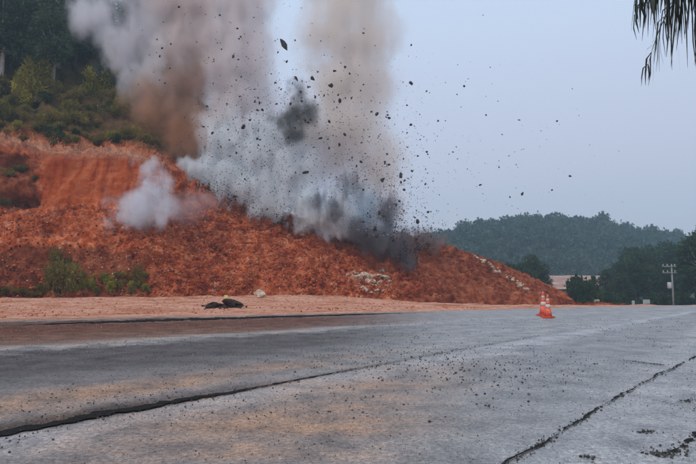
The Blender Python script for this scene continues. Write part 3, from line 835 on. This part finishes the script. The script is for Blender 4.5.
# straw hanging over the brow of the cut
vv, k_ = [], 0
for _ in range(420):
    px = random.uniform(-60, 165); py = pl(K3_R, px) + random.gauss(-4, 4.5)
    p = hit(px, py)
    if p is None: continue
    L_ = random.uniform(0.3, 0.95); d = Vector((random.gauss(0.25, 0.35), random.uniform(-0.5, 0.1), random.uniform(-0.1, 0.9))).normalized()
    s_ = d.cross(Vector((0, 1, 0.2))).normalized() * 0.03
    m_ = p + d * L_ * 0.6; e_ = p + d * L_ + Vector((0, -0.15, -0.3 * L_))
    vv += [p - s_, p + s_, m_ + s_, m_ - s_, m_ - s_, m_ + s_, e_ + s_ * .2, e_ - s_ * .2]
STRAW = noise_mat('straw', [(0.34, 0.13, 0.06), (0.50, 0.25, 0.14), (0.58, 0.36, 0.23)], scale=1.5)
tag(link('dry_grass', mesh_np('dry_grass', [tuple(v) for v in vv], np.arange(len(vv)).reshape(-1, 4)), STRAW), 'pale dry straw hanging over the brow of the red cut', 'grass', kind='stuff')

# right: nearer trees past the brow
def gp(px, depth): 
    x = (px - 348) / FPX * depth
    return Vector((x, depth, gz(x, depth) - 0.1))
def by_top(px, top, depth, kind, i, label, group, name='tree', sz=1.0):
    p = gp(px, depth); hgt = at(px, top, depth).z - p.z
    H = 11.0 if kind == 'dark' else 9.0
    return put_tree(kind, i, p, hgt / H, label, group, name, sz)
for k, (px, top, dep, kind) in enumerate([(608, 268, 104, 'dark'), (618, 263, 108, 'dark'), (626, 258, 116, 'dark'), (634, 262, 106, 'mid'), (643, 250, 124, 'mid'), (652, 246, 130, 'mid'), (660, 249, 122, 'dark'), (648, 264, 105, 'dark'),
        (664, 262, 108, 'dark'), (676, 246, 116, 'dark'), (684, 258, 102, 'dark'), (636, 246, 134, 'dark'), (622, 272, 100, 'dark'), (668, 242, 138, 'mid')]):
    by_top(px, top, dep, kind, k, ('dark green' if kind == 'dark' else 'lighter green') + ' tree in the roadside grove behind the utility pole', ('dark green' if kind == 'dark' else 'lighter green') + ' trees of the grove by the utility pole', 'grove_tree')
for k, (px, top, dep) in enumerate([(699, 232, 84), (710, 224, 88), (694, 248, 94), (724, 215, 86)]):
    by_top(px, top, dep, 'dark', k, 'tall very dark tree at the near end of the grove, past the utility pole', 'tall dark trees at the near end of the grove', 'tall_tree')
for k in range(22):
    px = random.uniform(604, 720); dep = random.uniform(92, 100)
    put_shrub('mid', k, gp(px, dep), random.uniform(0.8, 1.4), 'dark undergrowth shrub at the foot of the roadside grove', 'undergrowth of the grove', 'undergrowth_shrub')
for k, (px, dep, s) in enumerate([(578, 86, 1.5), (584, 88, 1.7), (573, 84, 1.0)]):
    put_shrub('mid', k, gp(px, dep) + Vector((0, 0, 0.6)), s, 'fresh green bush at the tail of the bare red spur', 'green bushes at the tail of the spur', 'bush', 1.3, 'bush')
by_top(530, 255, 112, 'dark', 1, 'dark round tree showing behind the bare red spur', 'dark trees behind the spur', 'spur_tree', )
by_top(521, 262, 108, 'dark', 2, 'dark round tree showing behind the bare red spur', 'dark trees behind the spur', 'spur_tree')
by_top(508, 262, 108, 'dark', 0, 'dark round tree showing behind the bare red spur', 'dark trees behind the spur', 'spur_tree')
by_top(538, 266, 114, 'dark', 0, 'dark round tree showing behind the bare red spur', 'dark trees behind the spur', 'spur_tree')

# far hill with its forest
RIDGE = [(380, 256), (420, 244), (440, 238), (470, 230), (500, 226), (530, 225), (560, 222), (600, 226), (630, 232), (660, 240), (690, 246), (760, 252), (900, 262)]
hv = []
fc = np.arange(360, 960, 6.0)
for px in fc:
    for f in np.linspace(0, 1, 16):
        dep = 240 + 110 * f
        top = at(px, pl(RIDGE, px) + 7, 350).z
        z = -4 + (top + 4) * math.sin(f * math.pi / 2) ** 1.1
        x = (px - 348) / FPX * dep
        hv.append((x, dep, z + 1.5 * mn.noise((x * .03, dep * .03, 0))))
    for q, dz in ((400, 6), (520, 30)):
        hv.append(((px - 348) / FPX * q, q, at(px, pl(RIDGE, px) + 7, 350).z - dz))
me = mesh_np('far_hill', hv, grid_faces(len(fc), 18)[:, ::-1], True)
F_SOILG = noise_mat('forest_floor', [(0.02, 0.03, 0.015), (0.05, 0.06, 0.03)], scale=0.05)
tag(link('far_hill', me, F_SOILG), kind='structure')
HB = BVHTree.FromPolygons(hv, [tuple(f) for f in grid_faces(len(fc), 18)])
FV, FF, o_ = [], [], 0
g_ = np.random.default_rng(5)
protoL = []
for k in range(6):
    r_ = random.Random(k)
    cs = [(r_.uniform(-2.2, 2.2), r_.uniform(-2.2, 2.2), r_.uniform(4.5, 9.5)) for _ in range(7)]
    protoL.append(leaves(170, cs, [(r_.uniform(1.6, 2.6),) * 2 + (r_.uniform(1.2, 2.0),) for _ in cs], 1.5, seed=100 + k, aspect=0.7))
cnt = 0
while cnt < 1250:
    px = g_.uniform(385, 800); f = g_.uniform(0, 1.05); dep = 240 + 110 * f
    x = (px - 348) / FPX * dep
    h_ = HB.ray_cast(Vector((x, dep, 300)), Vector((0, 0, -1)))[0]
    if h_ is None: continue
    v, ff = protoL[g_.integers(6)]
    s = g_.uniform(0.65, 1.15); a = g_.uniform(0, 6.28); c, sn = math.cos(a), math.sin(a)
    M = np.array([[c, -sn, 0], [sn, c, 0], [0, 0, g_.uniform(0.8, 1.25)]]) * s
    FV.append(v @ M.T + np.array(h_) - np.array([0, 0, 2.5])); FF.append(ff + o_); o_ += len(v); cnt += 1
F_FAR = noise_mat('far_foliage', [(0.020, 0.036, 0.030), (0.048, 0.078, 0.058), (0.085, 0.118, 0.078)], scale=0.12, detail=5, trans=0.2)  # part of the haze's blue is put into this leaf colour
tag(link('far_forest', mesh_np('far_forest', np.concatenate(FV), np.concatenate(FF)), F_FAR), 'hazy blue green forest covering the far hill', 'forest', kind='stuff')
for k, (px, top) in enumerate([(452, 233), (470, 226), (476, 225), (520, 221), (524, 222), (562, 217), (571, 218), (597, 217), (590, 219), (545, 221), (640, 227), (656, 231), (678, 228), (500, 223), (612, 223)]):
    dep = 346; x = (px - 348) / FPX * dep
    h_ = HB.ray_cast(Vector((x, dep, 300)), Vector((0, 0, -1)))[0]
    if h_ is None: continue
    hgt = at(px, top, dep).z - h_.z + 1
    put_tree('dark', k, h_ - Vector((0, 0, 1)), hgt / 11.0, 'tree standing out on the skyline of the hazy far hill', 'skyline trees on the far hill', 'skyline_tree')

# pale bare earth terrace between the spur and the far hill
ev = []
ec = np.arange(520, 660, 3.0)
for px in ec:
    for f, (row, dep) in zip(range(6), ((289, 168), (284, 172), (281, 178), (278.5, 188), (275.5, 200), (278, 225))):
        p = at(px, row + 1.0 * mn.noise((px * .08, f, 0)) + (max(0, px - 605) * 0.12), dep)
        ev.append(tuple(p))
me = mesh_np('earth_bank', ev, grid_faces(len(ec), 6)[:, ::-1], True)
EARTH = noise_mat('pale_earth', [(0.16, 0.09, 0.05), (0.36, 0.20, 0.15), (0.55, 0.44, 0.38)], scale=0.25, bump=0.3)
tag(link('earth_bank', me, EARTH), kind='structure')

# utility pole
CONC = noise_mat('pole_concrete', [(0.20, 0.20, 0.19), (0.32, 0.32, 0.31)], scale=2)
INS = noise_mat('insulator', [(0.34, 0.36, 0.36), (0.46, 0.48, 0.48)], scale=3, rough=0.5)
p = gp(671, 79); hp = at(671, 264, 79).z - p.z
up_ = link('utility_pole', None, loc=p); tag(up_, 'grey concrete utility pole with two crossarms before the roadside grove', 'utility pole')
link('post', MB().tube([((0, 0, -0.5), 0.13), ((0, 0, hp * 0.5), 0.11), ((0, 0, hp), 0.08)], 10).mesh('post', True), CONC, up_)
for dz in (0.35, 1.25):
    ca = link('crossarm', MB().box((-0.45, -0.16, hp - dz), (1.0, 0.05, 0.05)).mesh('crossarm'), CONC, up_)
    for q in (-1.3, -0.7, 0.35):
        link('insulator', MB().tube([((q, -0.16, hp - dz + 0.08), 0.05), ((q, -0.16, hp - dz + 0.2), 0.09), ((q, -0.16, hp - dz + 0.32), 0.04)], 8).mesh('insulator', True), INS, ca)
link('transformer', MB().tube([((-0.5, -0.1, hp - 3.5), 0.22), ((-0.5, -0.1, hp - 3.4), 0.28), ((-0.5, -0.1, hp - 2.7), 0.28), ((-0.5, -0.1, hp - 2.6), 0.2)], 12).mesh('transformer', True), INS, up_)
# white roadside posts at the foot of the grove
WP = noise_mat('white_paint', [(0.34, 0.35, 0.35), (0.48, 0.49, 0.49)], scale=2)
for px, top, w_, lab in ((631, 300.5, 0.22, 'narrow white roadside post at the foot of the dark grove'), (644, 299.5, 0.55, 'broad white roadside board at the foot of the dark grove')):
    p = gp(px, 88); h_ = at(px, top, 88).z - p.z
    o = link('roadside_marker', None, loc=p); tag(o, lab, 'marker')
    link('post', MB().box((0, 0, h_ * 0.5 - 0.2), (0.05, 0.04, h_ * 0.5 + 0.1)).mesh('post'), CONC, o)
    link('board', MB().box((0, -0.07, h_ - 0.35), (w_, 0.02, 0.33)).mesh('board'), WP, o)

# ------------------------------------------------------------------ palm beside the viewer
PALM = noise_mat('palm_leaf', [(0.008, 0.010, 0.006), (0.016, 0.020, 0.010), (0.03, 0.036, 0.016)], scale=3, rough=0.5)
PB = noise_mat('palm_bark', [(0.06, 0.05, 0.04), (0.13, 0.11, 0.09)], scale=6, bump=0.7)
pr = Vector((6.5, 7.6, 0)); HP = 5.9
palm = link('palm_tree', None, loc=pr); tag(palm, 'palm tree whose dark drooping frond tips hang against the sky', 'palm')
mb = MB(); mb.tube([((0.02 * math.sin(i * 2.1), 0.02 * math.cos(i * 1.7), -0.2 + (HP + 0.2) * i / 24), 0.17 - 0.002 * i + (0.015 if i % 2 else 0)) for i in range(25)], 14)
link('trunk', mb.mesh('trunk', True), PB, palm)
def frond(az, length, rise, sag, n_l, seed):
    g = random.Random(seed); mb = MB()
    o = Vector((0, 0, HP)); hd = Vector((math.sin(az), math.cos(az), 0)); sd = Vector((hd.y, -hd.x, 0))
    def mid(t): return o + hd * (length * t * (1 - 0.12 * t * t)) + Vector((0, 0, rise * math.sin(t * 1.9) - sag * t * t * t))
    mb.tube([(mid(t), 0.035 * (1.05 - t)) for t in np.linspace(0, 1, 14)], 6)
    fv, ff = [], []
    for k in range(n_l):
        t = 0.18 + 0.82 * (k + g.uniform(-.3, .3)) / n_l
        for s in (-1, 1):
            p = mid(t); L = (0.25 + 0.75 * math.sin(math.pi * min(1, 0.25 + 0.75 * t) ** 1.1)) * 1.5 * g.uniform(0.4, 1.1)
            out_ = (sd * s * g.uniform(0.1, 0.5) + hd * g.uniform(-0.05, 0.3)); w = 0.010 + 0.008 * g.random(); wa = g.uniform(0, 3.14)
            a = p; b_ = p + out_ * L * 0.45 + Vector((0, 0, -0.18 * L)); c = p + out_ * L * 0.62 + Vector((0, 0, -0.62 * L)); e = p + out_ * L * 0.68 + Vector((g.uniform(-.05, .05), 0, -1.02 * L))
            wv = (hd * math.cos(wa) + sd * math.sin(wa)) * w
            i0 = len(fv); fv += [a - wv * .5, a + wv * .5, b_ - wv, b_ + wv, c - wv * .9, c + wv * .9, e - wv * .15, e + wv * .15]
            ff += [(i0, i0 + 1, i0 + 3, i0 + 2), (i0 + 2, i0 + 3, i0 + 5, i0 + 4), (i0 + 4, i0 + 5, i0 + 7, i0 + 6)]
    return mb.mesh('rachis', True), mesh_np('leaflets', [tuple(v) for v in fv], ff)
for k, (az, L, rise, sag) in enumerate([(R(-93), 2.8, 0.85, 1.35), (R(-76), 2.45, 0.85, 1.15), (R(-112), 2.35, 0.85, 1.15), (R(-84), 1.95, 0.7, 0.95), (R(-100), 2.1, 0.75, 1.05), (R(-90), 2.5, 0.8, 1.2), (R(-30), 2.6, 1.0, 1.6), (R(20), 2.7, 1.1, 1.5), (R(70), 2.7, 1.0, 1.6), (R(120), 2.6, 1.1, 1.5), (R(165), 2.6, 1.0, 1.7), (R(-150), 2.6, 1.1, 1.6)]):
    rm, lm = frond(az, L, rise, sag, 26, 200 + k)
    fo = link('frond', rm, PALM, palm); link('leaflets', lm, PALM, fo)

# ------------------------------------------------------------------ flying debris
DEP = lambda: random.uniform(57, 65)
big = [(284, 45, 6.5, 2.0), (345, 67, 3.6, 1), (340, 101, 5.0, 1), (312, 78, 4, 1.2), (411, 83, 4, 1.2), (464, 86, 2.4, 1), (557, 121, 2.2, 1), (522, 194, 3.6, 0.7), (570, 176, 2.6, 1), (552, 190, 2.2, 1),
       (385, 162, 3, 1), (389, 164.5, 3, 1), (401, 176, 4, 1.4), (438, 121, 2, 1), (486, 115, 2, 1), (427, 152, 2.4, 1), (407, 105, 2, 1), (453, 152, 2, 1), (499, 167, 2, 1), (480, 185, 2.2, 1), (510, 197, 1.8, 1), (179, 7, 2.6, 1), (162, 48, 2.4, 1), (171, 44, 2.2, 1),
       (220, 15, 2.4, 1.4), (329, 148, 3, 1), (377, 236, 6, 0.6), (375, 228, 3, 1.5), (243, 127, 4, 1), (250, 120, 3, 1), (258, 98, 2.4, 1), (301, 92, 2.5, 1), (361, 143, 2.6, 1), (295, 40, 2, 1), (315, 97, 3, 1), (302, 101, 3, 1), (412, 171, 2.4, 1), (404, 190, 3, 1), (428, 212, 3, 1), (418, 222, 4, 1), (396, 205, 3, 1), (170, 68, 2, 1), (165, 83, 2, 1), (278, 52, 1.8, 1)]
def rnd_cl(cx, cy, sx, sy, n_, s0, s1):
    return [(random.gauss(cx, sx), random.gauss(cy, sy), s0 + (s1 - s0) * random.random() ** 2.5, random.uniform(0.7, 1.5)) for _ in range(n_)]
big += rnd_cl(255, 130, 28, 42, 80, 1.0, 2.8) + rnd_cl(325, 120, 40, 45, 60, 1.2, 4.2) + rnd_cl(385, 190, 22, 36, 55, 1.2, 4.0) + rnd_cl(215, 60, 45, 40, 22, 1.4, 3.0) + rnd_cl(450, 140, 45, 50, 18, 1.2, 2.6)
frag = [rock_mesh('rock_fragment', 300 + k, 2, (random.uniform(.7, 1), random.uniform(.6, .9), random.uniform(.8, 1.2)), 0.9) for k in range(8)]
for f_ in frag: f_.materials.append(ROCK_DARK)
for k, (px, py, s, el) in enumerate(big):
    if py > pl(K3_R, px) + 8 or py < 3: py = pl(K3_R, px) - random.uniform(2, 40) if py > 3 else 10
    d = DEP(); p = at(px, py, d); sc = 1.35 * s * d / FPX
    o = link('rock_fragment', frag[k % 8], loc=p); o.scale = (sc, sc, sc * el)
    o.rotation_euler = (random.uniform(-.4, .4), random.uniform(-.4, .4), random.uniform(0, 6)) if k == 0 else (random.uniform(0, 6), random.uniform(0, 6), random.uniform(0, 6))
    if k == 0: tag(o, 'largest long black rock fragment high in the gap between the smoke columns', 'rock')
    else: tag(o, 'dark rock fragment flung through the air by the blast', 'rock', 'rock fragments in the air')
def bits(n_, fx, fy):
    P_, S_ = [], []
    for _ in range(n_):
        px, py = fx(), fy()
        if py < 2 or py > pl(K3_R, px) + 6: continue
        d = DEP(); P_.append(tuple(at(px, py, d))); S_.append((0.38 + 1.1 * random.random() ** 3) * d / FPX * 1.25)
    return P_, S_
for mat, lab, nm, q in ((ROCK_DARK, 'spray of small dark chips hanging in the blast smoke', 'dark_chips', 3.0), (ROCK_PALE2, 'spray of small pale chips hanging in the blast smoke', 'pale_chips', 1.8)):
    P_, S_ = [], []
    for n_, fx, fy in ((420, lambda: random.gauss(258, 30), lambda: random.gauss(140, 34)), (420, lambda: random.gauss(350, 38), lambda: random.gauss(160, 46)),
                       (300, lambda: random.gauss(388, 20), lambda: random.gauss(205, 30)), (110, lambda: random.gauss(230, 60), lambda: random.gauss(70, 45)),
                       (45, lambda: random.gauss(440, 45), lambda: random.gauss(165, 50)), (130, lambda: random.gauss(157, 9), lambda: random.gauss(180, 14)), (40, lambda: random.gauss(500, 60), lambda: random.gauss(170, 45))):
        a, b_ = bits(int(n_ * q), fx, fy); P_ += a; S_ += b_
    tag(scatter(nm, P_, S_, mat, sub=1, rough=0.9), lab, 'debris', kind='stuff')

# jets of dark soil torn up along the crest
P_, S_ = [], []
def jet(px, py, ang, L, n_, spread=0.16, s0=0.08, s1=0.36):
    d0 = hit(px, py + 3).y - random.uniform(0.8, 2.0)
    for _ in range(n_):
        f = random.random() ** 1.7; a = R(ang) + random.gauss(0, spread)
        q = at(px + math.sin(a) * L * f + random.gauss(0, 3 + 4 * f), py - math.cos(a) * L * f + random.gauss(0, 1.5), d0)
        P_.append(tuple(q)); S_.append((s0 + (s1 - s0) * random.random() ** 2.5) * (1.1 - 0.6 * f))
for px, py, ang, L, n_ in ((404, 262, 2, 62, 340), (411, 264, 14, 52, 300), (396, 258, -10, 70, 320), (388, 252, -2, 88, 340), (376, 247, -16, 64, 280), (364, 240, 4, 80, 280), (350, 232, -10, 60, 220), (338, 224, 8, 66, 200), (418, 250, 24, 40, 220), (428, 247, 34, 30, 160),
        (325, 222, -8, 30, 110), (310, 217, 4, 20, 80), (290, 211, 0, 14, 60), (270, 208, 6, 14, 60), (250, 205, -6, 14, 70), (232, 199, 8, 14, 80), (220, 195, -8, 16, 90), (207, 191, 3, 14, 80), (196, 187, -14, 14, 60), (157, 196, 0, 44, 120), (166, 195, 10, 30, 70)):
    jet(px, py, ang, L, n_)
for k in range(30):
    px = random.uniform(215, 412); ang = (px - 315) / 100 * 16 + random.gauss(0, 6)
    jet(px, pl(K3_R, px) + 10, ang, random.uniform(70, 190), 150, 0.035, 0.05, 0.22)
tag(scatter('soil_spray', P_, S_, ROCK_MUD, sub=1, rough=0.9), 'dark jets of soil torn up along the crest of the slope', 'debris', kind='stuff')

# ------------------------------------------------------------------ smoke
def plume(name, label, blobs, color, dens, nscale=0.25, thr=(0.38, 0.62), edge=0.55, warp=0.9, absorb=None, aniso=0.1, streak=(1, 1, 0.7), erode=None, det=3.5):
    """blobs: (px, py, depth, rx_px, ry_px). A closed lumpy hull filled with uneven smoke that thins to nothing at the hull."""
    B = []
    for (px, py, d, rx, ry) in blobs:
        c = at(px, py, d); k = d / FPX
        B.append((c, Vector((rx * k, max(rx, 0.6 * ry) * k * 0.8, ry * k))))
    org = sum((b_[0] for b_ in B), Vector()) / len(B)
    bm = bmesh.new()
    for c, r_ in B:
        bmesh.ops.create_icosphere(bm, subdivisions=3, radius=1.0, matrix=Matrix.Translation(c - org) @ Matrix.Diagonal((*(r_ * 1.04), 1)))
    me_ = bpy.data.meshes.new(name); bm.to_mesh(me_); bm.free()
    tmp = link('tmp', me_); md = tmp.modifiers.new('r', 'REMESH'); md.mode = 'VOXEL'
    md.voxel_size = max(0.25, min(r_.x for _, r_ in B) * 0.16)
    dg = bpy.context.evaluated_depsgraph_get(); me2 = bpy.data.meshes.new_from_object(tmp.evaluated_get(dg))
    bpy.data.objects.remove(tmp); bpy.data.meshes.remove(me_)
    me2.name = name
    m, nt, n, l = new_mat(name)
    out = N(n, 'ShaderNodeOutputMaterial'); pv = N(n, 'ShaderNodeVolumePrincipled')
    pv.inputs['Color'].default_value = (*color, 1); pv.inputs['Anisotropy'].default_value = aniso
    if absorb: pv.inputs['Absorption Color'].default_value = (*absorb, 1)
    tc = N(n, 'ShaderNodeTexCoord')
    mp = N(n, 'ShaderNodeMapping'); mp.inputs['Scale'].default_value = streak; l.new(tc.outputs['Object'], mp.inputs['Vector'])
    nz = N(n, 'ShaderNodeTexNoise', Scale=nscale, Detail=det, Roughness=0.62); l.new(mp.outputs[0], nz.inputs['Vector'])
    # push the blob field about by the same noise so that its outline billows
    sub = N(n, 'ShaderNodeVectorMath', operation='SUBTRACT'); l.new(nz.outputs['Color'], sub.inputs[0]); sub.inputs[1].default_value = (.5, .5, .5)
    scl = N(n, 'ShaderNodeVectorMath', operation='SCALE'); l.new(sub.outputs[0], scl.inputs[0]); scl.inputs['Scale'].default_value = warp * 2 * min(r_.x for _, r_ in B)
    add = N(n, 'ShaderNodeVectorMath', operation='ADD'); l.new(tc.outputs['Object'], add.inputs[0]); l.new(scl.outputs[0], add.inputs[1])
    tot = None
    for c, r_ in B:
        q = N(n, 'ShaderNodeVectorMath', operation='SUBTRACT'); l.new(add.outputs[0], q.inputs[0]); q.inputs[1].default_value = c - org
        q2 = N(n, 'ShaderNodeVectorMath', operation='DIVIDE'); l.new(q.outputs[0], q2.inputs[0]); q2.inputs[1].default_value = r_
        ln = N(n, 'ShaderNodeVectorMath', operation='LENGTH'); l.new(q2.outputs[0], ln.inputs[0])
        f = N(n, 'ShaderNodeMapRange', interpolation_type='SMOOTHSTEP'); f.inputs['From Min'].default_value = 1.0; f.inputs['From Max'].default_value = 1 - edge
        f.inputs['To Min'].default_value = 0; f.inputs['To Max'].default_value = 1; l.new(ln.outputs['Value'], f.inputs['Value'])
        tot = f.outputs[0] if tot is None else math_(n, l, 'MAXIMUM', tot, f.outputs[0])
    th = N(n, 'ShaderNodeMapRange', interpolation_type='SMOOTHSTEP'); th.inputs['From Min'].default_value = thr[0]; th.inputs['From Max'].default_value = thr[1]
    l.new(nz.outputs[0], th.inputs['Value'])
    if erode:                                   # billows: the noise eats into the edge, the inside stays dense
        amt, soft = erode
        val = math_(n, l, 'SUBTRACT', tot, math_(n, l, 'MULTIPLY', math_(n, l, 'SUBTRACT', 1.0, th.outputs[0]), amt))
        sm = N(n, 'ShaderNodeMapRange', interpolation_type='SMOOTHSTEP'); sm.inputs['From Min'].default_value = 0.02; sm.inputs['From Max'].default_value = 0.02 + soft
        l.new(val, sm.inputs['Value']); dn = math_(n, l, 'MULTIPLY', sm.outputs[0], dens)
    else:
        dn = math_(n, l, 'MULTIPLY', math_(n, l, 'MULTIPLY', tot, th.outputs[0]), dens)
    l.new(dn, pv.inputs['Density']); l.new(pv.outputs[0], out.inputs['Volume'])
    me2.materials.clear(); me2.materials.append(m)
    return tag(link(name, me2, m, None, org), label, 'smoke', 'smoke plumes of the blast')

SPL = 'smoke_plume'
plume(SPL, 'thin grey smoke drifting in front of the hilltop trees', [(96, 18, 70, 34, 34), (120, 48, 70, 32, 40), (150, 30, 70, 38, 42), (140, -20, 70, 60, 40), (142, 78, 70, 28, 34), (168, 62, 69, 34, 40)], (0.88, 0.88, 0.91), 1.1, 0.36, (0.30, 0.62), 0.9)
plume(SPL, 'tall column of brown dust rising from the left of the blast', [(186, 155, 71, 36, 32), (180, 118, 71, 46, 46), (184, 82, 71, 44, 46), (152, 100, 70, 36, 36)], (0.68, 0.48, 0.36), 1.0, 0.32, (0.28, 0.58), 0.85)
plume(SPL, 'pinkish grey dust cloud on top of the brown column', [(190, 50, 71, 50, 50), (186, 10, 71, 58, 52), (190, -40, 71, 58, 44)], (0.88, 0.80, 0.77), 1.0, 0.30, (0.28, 0.60), 0.85)
plume(SPL, 'rust brown dust rolling low over the upper slope', [(120, 128, 68, 30, 18), (150, 118, 68, 34, 30), (182, 138, 68, 28, 32)], (0.66, 0.36, 0.20), 0.35, 0.35, (0.32, 0.58), 0.8)
plume(SPL, 'grey lilac smoke column beside the brown dust', [(234, 110, 70, 50, 58), (236, 55, 70, 54, 58), (240, 5, 70, 52, 52), (236, -45, 70, 54, 40)], (0.90, 0.86, 0.86), 1.05, 0.32, (0.30, 0.60), 0.8)
plume(SPL, 'broad beige smoke column with clear sky on both sides', [(350, -30, 71, 64, 60), (352, 35, 71, 66, 60), (352, 85, 71, 60, 54), (346, 130, 71, 58, 52), (376, 165, 71, 40, 56)], (0.93, 0.885, 0.84), 0.8, 0.30, (0.30, 0.60), 0.8)
plume(SPL, 'bright bluish white smoke bank hugging the crest of the slope', [(204, 172, 69, 32, 32), (232, 182, 69, 38, 38), (270, 194, 69, 40, 40), (306, 208, 69, 38, 32), (226, 140, 69, 38, 50), (258, 150, 69, 44, 54), (296, 170, 69, 40, 50), (336, 216, 68, 34, 30)], (0.90, 0.97, 1.0), 1.2, 0.46, (0.32, 0.66), 0.8, erode=(0.6, 0.6), aniso=-0.35, streak=(1, 1, 0.55))
plume(SPL, 'white jets of smoke full of chips in the middle of the blast', [(262, 90, 70.5, 34, 56), (300, 130, 71.5, 50, 70), (335, 150, 71.5, 46, 70), (368, 176, 71.5, 42, 66), (390, 212, 70.5, 32, 48)], (0.96, 0.97, 1.0), 0.6, 0.55, (0.34, 0.66), 0.8, erode=(0.7, 0.7), streak=(1, 1, 0.28), aniso=-0.3)
plume(SPL, 'dark green grey puff floating at the heart of the blast', [(298, 94, 66, 18, 28), (296, 116, 66, 30, 30), (308, 112, 66, 24, 28), (294, 134, 66, 26, 18), (280, 122, 66, 20, 18)], (0.13, 0.135, 0.13), 1.3, 0.7, (0.32, 0.66), 0.95, warp=0.6, erode=(0.5, 0.9), det=5.0)
plume(SPL, 'dark slate smoke streaming down the right end of the crest', [(318, 200, 66.5, 20, 18), (336, 212, 66.5, 24, 24), (356, 226, 66.5, 26, 24), (378, 238, 67, 26, 26), (402, 242, 67.5, 22, 32), (410, 260, 67.5, 16, 16), (352, 190, 67, 26, 34), (390, 212, 67, 26, 36)], (0.24, 0.24, 0.27), 1.3, 0.6, (0.38, 0.64), 0.9, erode=(0.75, 0.8), streak=(1, 1, 0.35))
plume(SPL, 'blue grey smoke pouring between the dark streaks', [(366, 206, 70.5, 24, 42), (384, 232, 69.8, 20, 30), (345, 212, 71, 24, 30)], (0.76, 0.90, 1.0), 1.2, 0.46, (0.34, 0.62), 0.8, erode=(0.65, 0.5), streak=(1, 1, 0.6), aniso=-0.3)
plume(SPL, 'brown dust smoking off the crest at the right end of the blast', [(418, 238, 72, 26, 22), (438, 244, 73, 22, 14), (404, 250, 70, 22, 26), (386, 246, 69, 26, 24), (366, 238, 69, 26, 22), (346, 226, 69, 26, 20), (326, 214, 69, 22, 16)], (0.34, 0.26, 0.24), 0.7, 0.5, (0.34, 0.62), 0.9, erode=(0.5, 0.8), streak=(1, 1, 0.5))
plume(SPL, 'small separate white puff bursting from the slope face', [(138, 208, 57.6, 42, 34), (152, 190, 57.6, 32, 32), (164, 208, 57.6, 30, 30), (120, 214, 57.6, 26, 24), (150, 168, 57.6, 22, 26), (164, 182, 57.6, 22, 26)], (0.84, 0.93, 1.0), 0.6, 0.5, (0.32, 0.66), 0.85, erode=(0.55, 0.85), aniso=-0.3)
plume(SPL, 'faint mauve dust spreading over the slope right of the white puff', [(188, 208, 61, 28, 20), (210, 200, 63, 22, 16)], (0.80, 0.66, 0.68), 0.45, 0.4, (0.34, 0.6), 0.9)

# ------------------------------------------------------------------ haze in the air
hz = MB().box((0, 430, 62), (700, 520, 70)).mesh('haze')
m, nt, n, l = new_mat('haze')
out = N(n, 'ShaderNodeOutputMaterial'); pv = N(n, 'ShaderNodeVolumePrincipled')
pv.inputs['Color'].default_value = (0.60, 0.87, 1.0, 1); pv.inputs['Density'].default_value = 0.0008; pv.inputs['Anisotropy'].default_value = 0.2
l.new(pv.outputs[0], out.inputs['Volume'])
tag(link('haze', hz, m), 'pale haze in the air over the whole valley', 'haze', kind='stuff')
